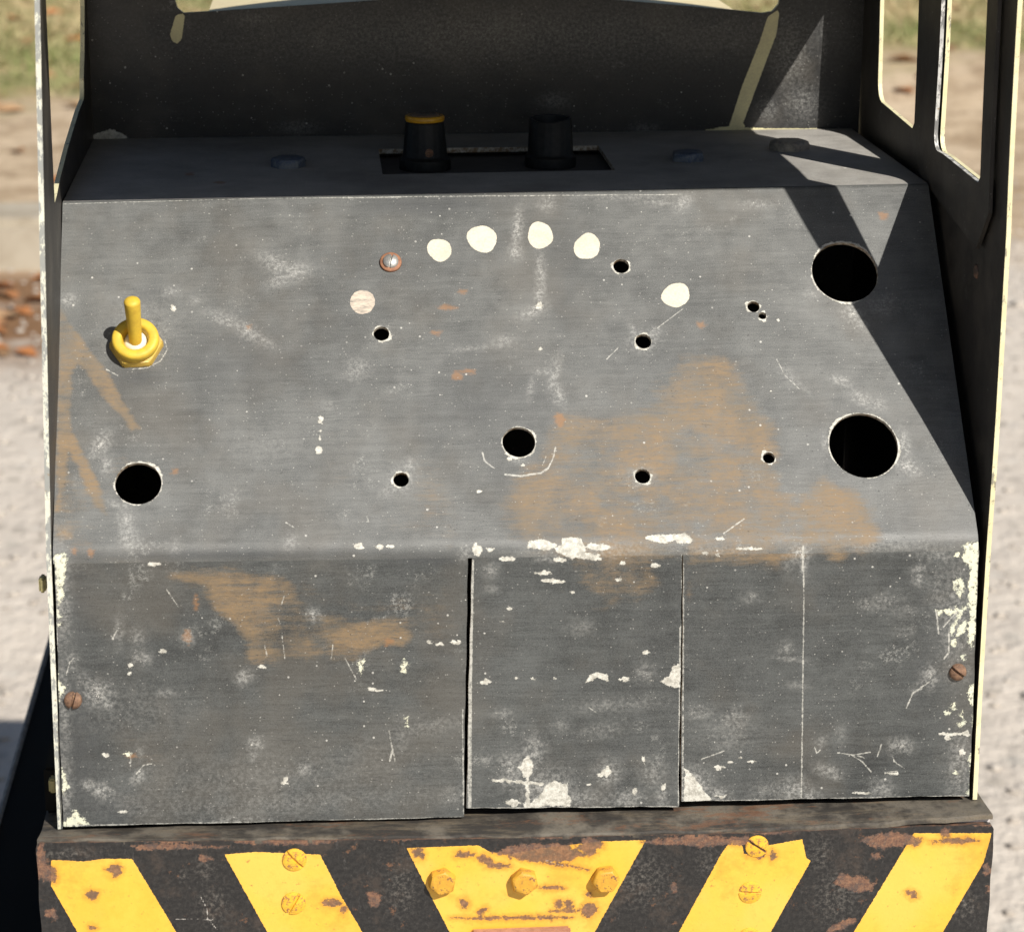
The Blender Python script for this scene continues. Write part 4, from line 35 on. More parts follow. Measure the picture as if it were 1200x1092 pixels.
FT['T']=[[2.2,0.75,[[-6.8,14.2],[-5.4,18.5],[-2.1,25.2],[3.9,28.4],[6.9,31.8],[8.4,36.8],[11.8,41.6],[14.5,46.3],[19.9,44.6],[24.9,44.0],[27.1,42.9],[32.7,42.8],[37.5,47.3],[40.1,48.1],[46.2,52.1],[47.2,57.6],[50.5,60.3],[54.2,62.9],[58.5,68.0],[62.8,69.9],[67.8,68.0],[71.9,65.8],[75.0,63.9],[77.9,56.9],[80.1,52.5],[82.1,49.7],[82.5,46.0],[87.2,42.4],[85.1,36.2],[86.6,33.5],[85.1,27.1],[86.8,22.0],[88.3,17.6],[91.8,15.0],[95.9,17.3],[100.8,23.0],[103.0,20.4],[106.0,17.4],[110.5,17.4],[113.9,14.4],[115.4,11.4],[116.5,2.7],[111.1,-3.5],[109.1,-1.8],[103.7,-3.2],[98.1,-2.4],[95.5,-3.0],[90.6,-3.7],[87.7,-3.6],[85.1,-1.7],[80.5,-3.5],[74.8,-2.9],[71.3,-1.8],[68.5,-2.2],[61.8,-3.8],[59.4,-3.3],[56.2,-2.7],[51.7,-0.4],[47.6,-1.8],[44.4,-2.2],[39.2,-3.0],[34.7,-2.2],[31.3,-3.3],[26.3,-3.7],[23.5,-2.4],[20.0,-3.9],[16.7,-1.9],[12.8,-2.9],[8.8,-1.8],[3.2,-0.3],[-1.9,2.6],[-3.9,3.5]]],[2.5,0.5,[[57.8,60.1],[60.8,57.3],[64.4,60.0],[69.1,57.6],[73.6,56.1],[75.4,52.1],[81.6,48.0],[82.5,45.8],[86.9,43.0],[84.9,38.4],[85.0,30.0],[84.7,26.2],[84.2,23.4],[78.8,21.8],[76.9,27.5],[75.8,28.9],[74.1,32.5],[72.8,38.6],[69.4,39.8],[63.1,39.9],[58.3,42.2],[54.8,41.7],[56.9,45.1],[56.1,50.8],[56.6,57.3]]],[2,0.55,[[91.8,14.4],[96.8,18.4],[99.7,21.6],[103.9,21.0],[108.8,16.9],[111.7,14.8],[114.1,14.8],[116.7,9.3],[116.9,5.3],[116.2,-1.0],[112.9,-0.3],[107.1,-1.3],[103.3,-2.4],[99.0,0.3],[95.9,0.8],[93.6,1.8],[91.5,7.7]]],[2.0,0.4,[[14.6,46.7],[19.0,46.5],[22.9,44.7],[27.6,43.8],[31.0,44.7],[34.5,45.2],[39.5,44.2],[44.1,47.1],[49.7,50.3],[53.0,50.8],[54.2,46.1],[51.5,40.0],[48.8,37.6],[45.2,35.8],[38.4,38.3],[34.9,39.1],[31.1,38.3],[27.0,37.9],[20.6,36.5],[17.9,37.1],[10.6,38.8],[12.2,40.5]]],[2.0,0.4,[[-2.6,15.0],[1.0,20.8],[5.3,21.8],[8.8,25.1],[7.3,17.2],[10.1,13.0],[5.8,8.2],[5.7,2.5],[0.1,3.6],[-4.2,7.1],[-3.3,10.7]]],[2,0.3,[[24.7,19.5],[30.3,21.7],[34.7,19.4],[37.8,19.5],[36.1,15.3],[36.1,8.0],[29.9,6.9],[24.2,6.1],[25.3,10.2],[26.7,16.2]]],[2.5,0.28,[[-32.4,29.5],[-28.5,25.6],[-24.1,25.4],[-23.4,20.1],[-21.5,15.1],[-20.2,9.6],[-20.9,5.8],[-22.8,0.4],[-24.6,4.2],[-27.5,8.2],[-29.5,12.7],[-32.8,17.8],[-32.9,26.1]]],[3,0.28,[[-65.3,113.5],[-62.1,110.3],[-58.9,107.0],[-55.8,104.1],[-53.1,101.6],[-49.8,96.5],[-54.4,91.8],[-58.2,97.6],[-60.0,104.0],[-63.9,108.6]]],[2.5,0.22,[[-78.3,61.4],[-71.9,58.1],[-66.7,58.0],[-62.2,57.7],[-63.0,49.8],[-59.9,47.0],[-59.6,41.0],[-57.6,35.8],[-58.4,30.4],[-55.2,27.5],[-52.0,28.3],[-46.9,22.9],[-44.5,18.2],[-42.8,17.0],[-37.5,12.4],[-35.0,9.2],[-38.3,3.4],[-43.5,7.0],[-45.1,10.0],[-48.9,11.4],[-50.7,12.2],[-56.8,16.0],[-56.3,20.4],[-60.8,21.9],[-61.3,27.8],[-63.1,30.5],[-64.9,35.0],[-66.6,39.2],[-68.3,43.3],[-70.7,47.3],[-72.8,53.8],[-75.9,58.8]]],[2,0.2,[[-35.0,37.1],[-30.9,36.0],[-28.4,34.8],[-24.5,29.6],[-23.9,26.6],[-24.2,21.6],[-25.6,18.6],[-25.9,12.8],[-24.6,8.5],[-25.7,2.8],[-25.7,-0.0],[-29.5,-0.5],[-35.4,0.1],[-34.1,5.1],[-35.1,10.3],[-33.2,13.1],[-35.8,18.3],[-35.1,22.0],[-34.4,26.9],[-35.1,32.3]]],[0.7,1.15,[[-150.2,90.7],[-146.0,83.3],[-143.2,79.8],[-141.5,75.6],[-138.3,71.6],[-135.1,67.1],[-132.8,62.7],[-131.0,59.7],[-129.1,55.4],[-127.0,51.4],[-123.0,44.1],[-125.8,43.4],[-129.1,48.7],[-132.3,52.5],[-135.8,56.8],[-138.6,61.3],[-140.8,65.5],[-143.6,68.7],[-145.8,64.1],[-145.1,59.5],[-145.4,54.3],[-145.5,49.5],[-145.3,45.2],[-143.7,40.8],[-141.6,35.8],[-139.3,31.1],[-137.1,26.1],[-135.7,21.3],[-134.2,16.9],[-133.1,12.5],[-137.0,16.9],[-138.8,21.2],[-140.7,25.7],[-142.5,30.6],[-145.8,36.1],[-146.8,31.2],[-146.6,26.4],[-148.0,20.9],[-149.4,14.6],[-149.0,18.8],[-148.8,23.2],[-149.5,27.8],[-149.7,32.1],[-149.6,36.4],[-149.9,40.8],[-150.0,45.1],[-149.8,50.0],[-150.1,54.2],[-150.1,58.4],[-149.8,63.2],[-149.6,67.4],[-149.9,72.2],[-149.8,76.7],[-150.2,81.1],[-150.3,86.0]]],[2.0,0.35,[[-149.7,25.8],[-146.5,31.7],[-142.5,27.8],[-141.1,25.6],[-137.7,21.9],[-136.4,16.7],[-133.0,13.8],[-135.6,7.6],[-136.9,1.0],[-140.2,0.5],[-145.4,1.5],[-150.1,2.8],[-148.3,7.4],[-151.5,12.5],[-150.3,18.7],[-149.7,20.8]]],[0.8,0.6,[[-149.3,9.6],[-146.3,8.1],[-144.2,5.3],[-149.0,6.0]]],[2,0.3,[[-151.0,110.7],[-148.5,109.4],[-147.7,105.1],[-147.5,101.4],[-145.8,97.0],[-146.5,91.3],[-146.2,86.7],[-146.0,81.2],[-145.7,74.9],[-150.0,77.0],[-152.6,81.8],[-149.6,86.8],[-150.5,91.4],[-152.4,95.0],[-151.5,102.2],[-149.9,105.0]]],[1.2,0.6,[[-116.4,-5.3],[-113.5,-6.2],[-109.6,-5.9],[-105.7,-4.8],[-100.0,-5.3],[-95.2,-5.1],[-91.9,-6.6],[-88.4,-8.1],[-86.9,-8.5],[-81.7,-7.5],[-76.7,-9.3],[-73.3,-14.7],[-70.1,-20.8],[-67.3,-23.0],[-62.7,-21.0],[-55.9,-25.6],[-54.7,-24.8],[-49.9,-25.9],[-44.4,-24.8],[-38.5,-26.2],[-36.3,-30.3],[-39.3,-33.4],[-45.4,-31.6],[-48.8,-34.2],[-52.2,-38.1],[-57.4,-37.7],[-62.8,-37.7],[-64.2,-36.1],[-69.2,-38.0],[-73.2,-38.1],[-78.2,-39.6],[-83.6,-38.6],[-90.3,-38.2],[-88.9,-31.0],[-93.0,-24.4],[-97.4,-21.4],[-99.7,-20.8],[-101.6,-14.6],[-104.9,-11.7],[-112.7,-9.5]]],[1.0,0.35,[[-114.4,-6.9],[-109.4,-6.9],[-104.8,-7.1],[-98.9,-8.0],[-95.7,-10.8],[-92.2,-13.3],[-89.0,-15.5],[-87.6,-21.7],[-86.4,-27.8],[-81.7,-31.8],[-78.5,-35.6],[-83.4,-36.9],[-89.1,-37.7],[-90.1,-33.2],[-91.6,-28.8],[-93.4,-24.6],[-96.1,-21.7],[-99.4,-18.7],[-102.2,-15.6],[-106.6,-12.4],[-110.3,-9.6]]],[1,0.45,[[-66.6,-26.5],[-63.1,-26.6],[-59.6,-26.2],[-55.6,-25.7],[-51.4,-25.5],[-47.7,-25.1],[-42.3,-27.0],[-36.9,-29.8],[-40.5,-30.2],[-44.2,-31.3],[-47.4,-32.5],[-51.4,-31.8],[-55.8,-31.1],[-60.4,-30.2],[-64.0,-29.4]]],[2.5,0.25,[[-87.7,-9.2],[-82.6,-7.5],[-76.6,-6.6],[-74.7,-9.4],[-69.7,-9.8],[-67.3,-10.6],[-62.9,-10.3],[-59.5,-12.4],[-55.0,-11.0],[-51.3,-12.0],[-48.1,-12.0],[-43.1,-14.2],[-39.3,-12.8],[-34.9,-14.6],[-29.1,-14.5],[-27.9,-18.7],[-25.5,-20.4],[-23.4,-22.8],[-20.9,-28.2],[-23.0,-29.5],[-28.5,-31.8],[-31.9,-33.8],[-36.5,-32.5],[-36.5,-31.3],[-42.3,-31.6],[-46.5,-30.0],[-51.9,-29.5],[-52.7,-26.6],[-59.4,-24.3],[-63.4,-23.6],[-64.7,-22.5],[-70.2,-19.4],[-71.6,-16.0],[-76.6,-14.3],[-76.9,-10.5],[-83.0,-9.0]]],[2,0.25,[[-29.9,-15.2],[-23.3,-11.7],[-25.5,-18.6],[-30.9,-18.5]]],[1.5,0.3,[[-131.5,-1.6],[-127.4,-1.5],[-119.7,-0.9],[-121.8,-7.3],[-126.9,-5.8],[-131.9,-5.5]]],[1.5,0.6,[[11.9,-1.8],[16.0,-7.5],[17.0,-13.2],[24.0,-16.9],[27.0,-18.1],[34.5,-18.3],[37.7,-18.9],[43.7,-13.5],[44.6,-12.9],[44.8,-6.4],[48.6,-6.2],[51.8,-4.9],[51.9,-2.7],[48.4,-1.3],[44.4,-0.4],[38.9,-0.7],[34.1,-1.5],[27.9,-1.5],[26.0,-2.3],[20.0,-0.6],[17.9,-1.2]]],[1.5,0.3,[[9.6,-6.2],[9.7,-9.6],[10.5,-13.9],[12.9,-19.2],[17.8,-18.5],[23.2,-20.0],[24.5,-21.6],[29.5,-19.1],[35.2,-20.1],[32.7,-21.9],[25.1,-22.3],[20.8,-22.9],[19.1,-20.6],[15.8,-15.1],[12.5,-13.9],[10.9,-9.0]]],[1.2,0.6,[[54.0,-0.2],[56.4,-2.2],[61.4,-3.2],[65.1,-2.4],[69.1,-1.0],[72.7,-3.6],[77.5,-1.8],[80.7,-3.9],[86.3,-4.1],[89.9,-2.0],[87.0,-3.6],[83.4,-6.9],[79.2,-5.1],[73.6,-6.9],[67.5,-6.9],[61.7,-6.9],[57.4,-6.9],[54.1,-7.3]]],[1,0.55,[[97.8,-1.1],[101.4,-1.2],[105.6,-1.5],[106.2,-7.2],[104.1,-8.8],[100.4,-8.0]]],[1,0.4,[[53.1,-7.7],[55.5,-15.3],[55.0,-19.8],[54.0,-23.7],[53.2,-24.0],[53.4,-20.3],[53.2,-15.8],[53.6,-11.4]]],[2,0.2,[[57.1,-2.2],[61.6,-4.1],[66.3,-6.2],[71.8,-5.4],[76.6,-7.7],[79.5,-6.0],[84.7,-7.8],[86.7,-7.1],[87.3,-8.6],[82.4,-12.6],[76.7,-11.2],[71.4,-5.7],[66.4,-7.8],[65.1,-5.7]]],[2.5,0.25,[[57.0,-60.3],[61.3,-60.5],[69.8,-59.6],[71.9,-60.1],[72.6,-68.9],[67.7,-69.8],[60.6,-70.9],[60.8,-64.0]]],[2,0.25,[[78.4,-84.0],[82.9,-86.5],[91.1,-84.2],[93.2,-90.2],[87.5,-91.7],[82.3,-89.1],[77.3,-89.2]]],[3,0.2,[[-132.0,-55.8],[-127.5,-56.6],[-124.7,-56.8],[-120.2,-61.0],[-117.0,-57.9],[-116.1,-65.4],[-116.1,-71.7],[-115.7,-75.3],[-116.8,-74.9],[-120.8,-75.0],[-126.3,-73.9],[-127.8,-72.4],[-133.3,-73.3],[-133.9,-70.6],[-134.2,-63.5],[-132.1,-62.1]]],[1.5,0.3,[[-132.1,33.4],[-127.7,35.1],[-123.5,31.7],[-126.6,29.3],[-130.1,26.3],[-131.6,20.4],[-133.0,15.1],[-136.2,18.5],[-134.2,22.9],[-134.1,28.1]]],[1,0.3,[[-110.4,27.8],[-106.0,25.8],[-105.9,18.4],[-110.1,20.4]]]]
FT['R']=[[[-142.4,0.8],[-142.5,0.1],[-142.9,-0.6],[-143.6,-0.2],[-144.1,0.2],[-144.6,0.8],[-144.0,1.3],[-143.6,1.6],[-143.1,1.7],[-142.7,1.3]],[[-136.8,0.1],[-137.3,-0.6],[-137.8,-1.3],[-138.6,-0.9],[-139.2,-0.6],[-139.2,0.2],[-139.0,0.8],[-138.6,1.6],[-137.9,1.2],[-137.3,0.9]],[[-17.1,87.5],[-17.2,86.8],[-19.6,86.7],[-21.6,86.4],[-23.1,87.0],[-24.5,87.7],[-22.4,88.1],[-21.5,88.8],[-19.6,88.3],[-18.4,88.0]],[[-13.5,93.3],[-13.8,92.7],[-14.8,92.6],[-15.6,92.7],[-16.1,93.0],[-17.0,93.4],[-16.3,93.9],[-15.7,94.3],[-14.8,94.1],[-13.8,93.9]],[[-23.1,77.9],[-23.5,77.5],[-24.0,76.9],[-25.0,77.2],[-26.2,77.3],[-26.7,78.0],[-26.2,78.7],[-25.0,78.9],[-24.1,78.7],[-22.7,78.6]],[[-16.5,61.5],[-16.7,60.6],[-17.8,60.1],[-19.0,60.3],[-20.4,60.5],[-20.3,61.5],[-20.1,62.4],[-19.2,63.5],[-17.5,63.3],[-17.0,62.2]],[[-12.6,63.0],[-12.5,62.5],[-14.2,62.3],[-15.7,62.4],[-16.6,62.7],[-17.8,63.1],[-17.5,63.6],[-15.9,63.9],[-13.9,63.9],[-12.3,63.5]],[[16.5,44.5],[15.9,43.5],[15.2,42.2],[14.0,42.2],[13.6,43.5],[12.9,44.6],[13.2,46.1],[14.2,47.6],[15.6,47.1],[16.2,45.8]],[[-86.1,81.1],[-86.7,80.7],[-87.0,80.5],[-87.4,80.4],[-88.0,80.5],[-87.9,81.2],[-87.8,81.7],[-87.4,81.9],[-87.0,81.9],[-86.3,81.8]],[[-125.1,-69.5],[-125.1,-70.1],[-126.4,-70.0],[-127.2,-70.2],[-127.8,-69.8],[-128.8,-69.4],[-127.7,-69.0],[-127.1,-68.8],[-126.3,-68.8],[-125.6,-69.0]],[[-41.6,-31.9],[-42.3,-32.8],[-43.3,-33.0],[-44.3,-33.6],[-44.9,-32.6],[-44.9,-31.8],[-45.3,-30.8],[-44.2,-30.6],[-43.2,-30.4],[-42.0,-30.8]],[[-106.6,-29.0],[-107.1,-30.3],[-107.8,-31.6],[-108.7,-30.5],[-109.5,-30.1],[-110.1,-28.9],[-109.4,-27.8],[-108.8,-26.5],[-107.7,-26.4],[-107.2,-27.8]],[[134.3,119.6],[133.9,118.6],[132.9,118.1],[131.8,118.0],[131.2,118.8],[131.0,119.7],[130.8,120.9],[132.2,121.3],[133.1,120.7],[134.6,120.8]],[[-107.9,179.6],[-107.2,176.9],[-108.4,176.1],[-109.7,176.4],[-111.0,177.4],[-110.7,179.8],[-110.9,182.0],[-109.7,182.0],[-108.8,183.1],[-107.6,181.8]],[[-95.2,161.7],[-95.6,160.3],[-96.6,159.0],[-98.4,159.4],[-99.3,160.8],[-100.6,162.2],[-99.6,163.6],[-98.4,164.4],[-96.8,164.5],[-95.8,163.1]],[[67.0,79.0],[66.0,78.5],[65.5,77.8],[64.6,77.9],[63.9,78.3],[63.7,79.1],[63.7,80.1],[64.9,80.0],[65.9,80.6],[66.1,79.6]],[[-104.5,-17.1],[-104.4,-18.7],[-104.9,-19.4],[-105.4,-19.5],[-105.9,-18.6],[-106.0,-17.1],[-105.7,-15.7],[-105.3,-14.4],[-104.9,-15.5],[-104.4,-15.8]],[[-110.4,28.4],[-110.4,27.7],[-111.2,27.4],[-112.0,27.3],[-113.0,27.6],[-112.6,28.5],[-112.9,29.3],[-111.9,29.4],[-111.3,29.4],[-110.6,29.1]],[[-7.6,203.1],[-7.7,199.1],[-9.3,199.2],[-10.9,196.7],[-11.6,200.2],[-11.8,203.5],[-10.9,205.9],[-10.0,209.3],[-8.5,209.3],[-7.7,206.3]]]
FT['K']=[[-26.0,127.7,26.4,4.1,0,0.55],[-50.0,108.0,14.5,10.0,-20,0.25],[-99.1,69.7,25.3,12.9,0,0.3],[-119.0,94.6,6.2,3.3,0,0.45],[-122.9,63.8,7.3,4.5,0,0.6],[46.2,66.9,17.3,12.7,0,0.25],[-11.9,55.4,14.2,15.7,0,0.3],[-99.4,-1.3,48.8,1.7,0,0.5],[-31.1,-3.8,13.7,2.3,0,0.5],[-144.4,-67.8,7.1,26.9,0,0.4],[-142.9,-15.0,5.4,14.4,0,0.3],[-134.0,-87.7,16.4,4.9,-10,0.3],[135.1,-43.5,8.6,18.2,0,0.25],[68.7,60.2,5.8,7.9,-30,0.3],[5.0,51.9,11.4,12.5,0,0.25],[19.5,99.9,8.8,26.3,0,0.2],[-18.1,107.3,17.5,10.0,0,0.2]]
FT['FLAP']={"left":[[-149.5,-1.1],[-17.9,-3.1],[-19.5,-93.6],[-149.5,-93.7]],"mid":[[-16.5,-3.1],[51.8,-2.4],[51.8,-91.9],[-18.6,-90.8]],"right":[[52.3,-2.1],[150.1,-0.9],[149.9,-90.6],[52.6,-90.4]]}
FT['RECESS']=[[-40.1,176.0],[44.9,167.0],[43.7,221.0],[-39.1,228.8]]
FT['PTS']={"toggle":[-124.4,74.8],"washer":[-39.1,105.1],"screwL":[-145.0,-49.7],"screwR":[144.4,-45.8],"knobL":[-23.1,200.9],"knobR":[23.8,201.8],"boltL":[-73.7,191.6],"boltM":[73.8,189.3],"boltR":[115.8,210.0]}
FT['STRIPE']=[[[-153.6,-98.6],[-142.7,-99.6],[-137.1,-98.9],[-127.6,-99.3],[-112.5,-130.2],[-144.7,-128.9],[-154.1,-107.8]],[[-97.8,-98.9],[-87.5,-98.3],[-76.5,-99.3],[-66.7,-100.0],[-60.1,-115.4],[-51.3,-132.7],[-82.9,-131.4]],[[-38.5,-98.6],[-15.0,-98.5],[-10.8,-101.1],[-3.7,-102.0],[4.7,-100.5],[24.5,-98.7],[40.6,-98.7],[22.1,-135.7],[-22.7,-133.8]],[[69.1,-99.7],[72.3,-99.8],[73.6,-104.8],[80.2,-106.3],[81.5,-102.0],[92.9,-100.2],[94.6,-107.2],[96.1,-108.2],[81.6,-138.1],[50.6,-136.8],[65.9,-104.6]],[[130.6,-99.4],[157.1,-100.4],[155.1,-111.0],[140.7,-140.5],[109.9,-139.2]]]
FT['BEAM']=[[-158.1,-92.4],[-87.4,-94.3],[-3.8,-96.4],[67.1,-97.4],[110.0,-97.1],[158.0,-97.3]]
FT['LEDGE']=[[-158.1,-91.6],[-87.4,-93.7],[-3.8,-95.8],[67.1,-96.5],[110.0,-95.9],[156.9,-93.8]]
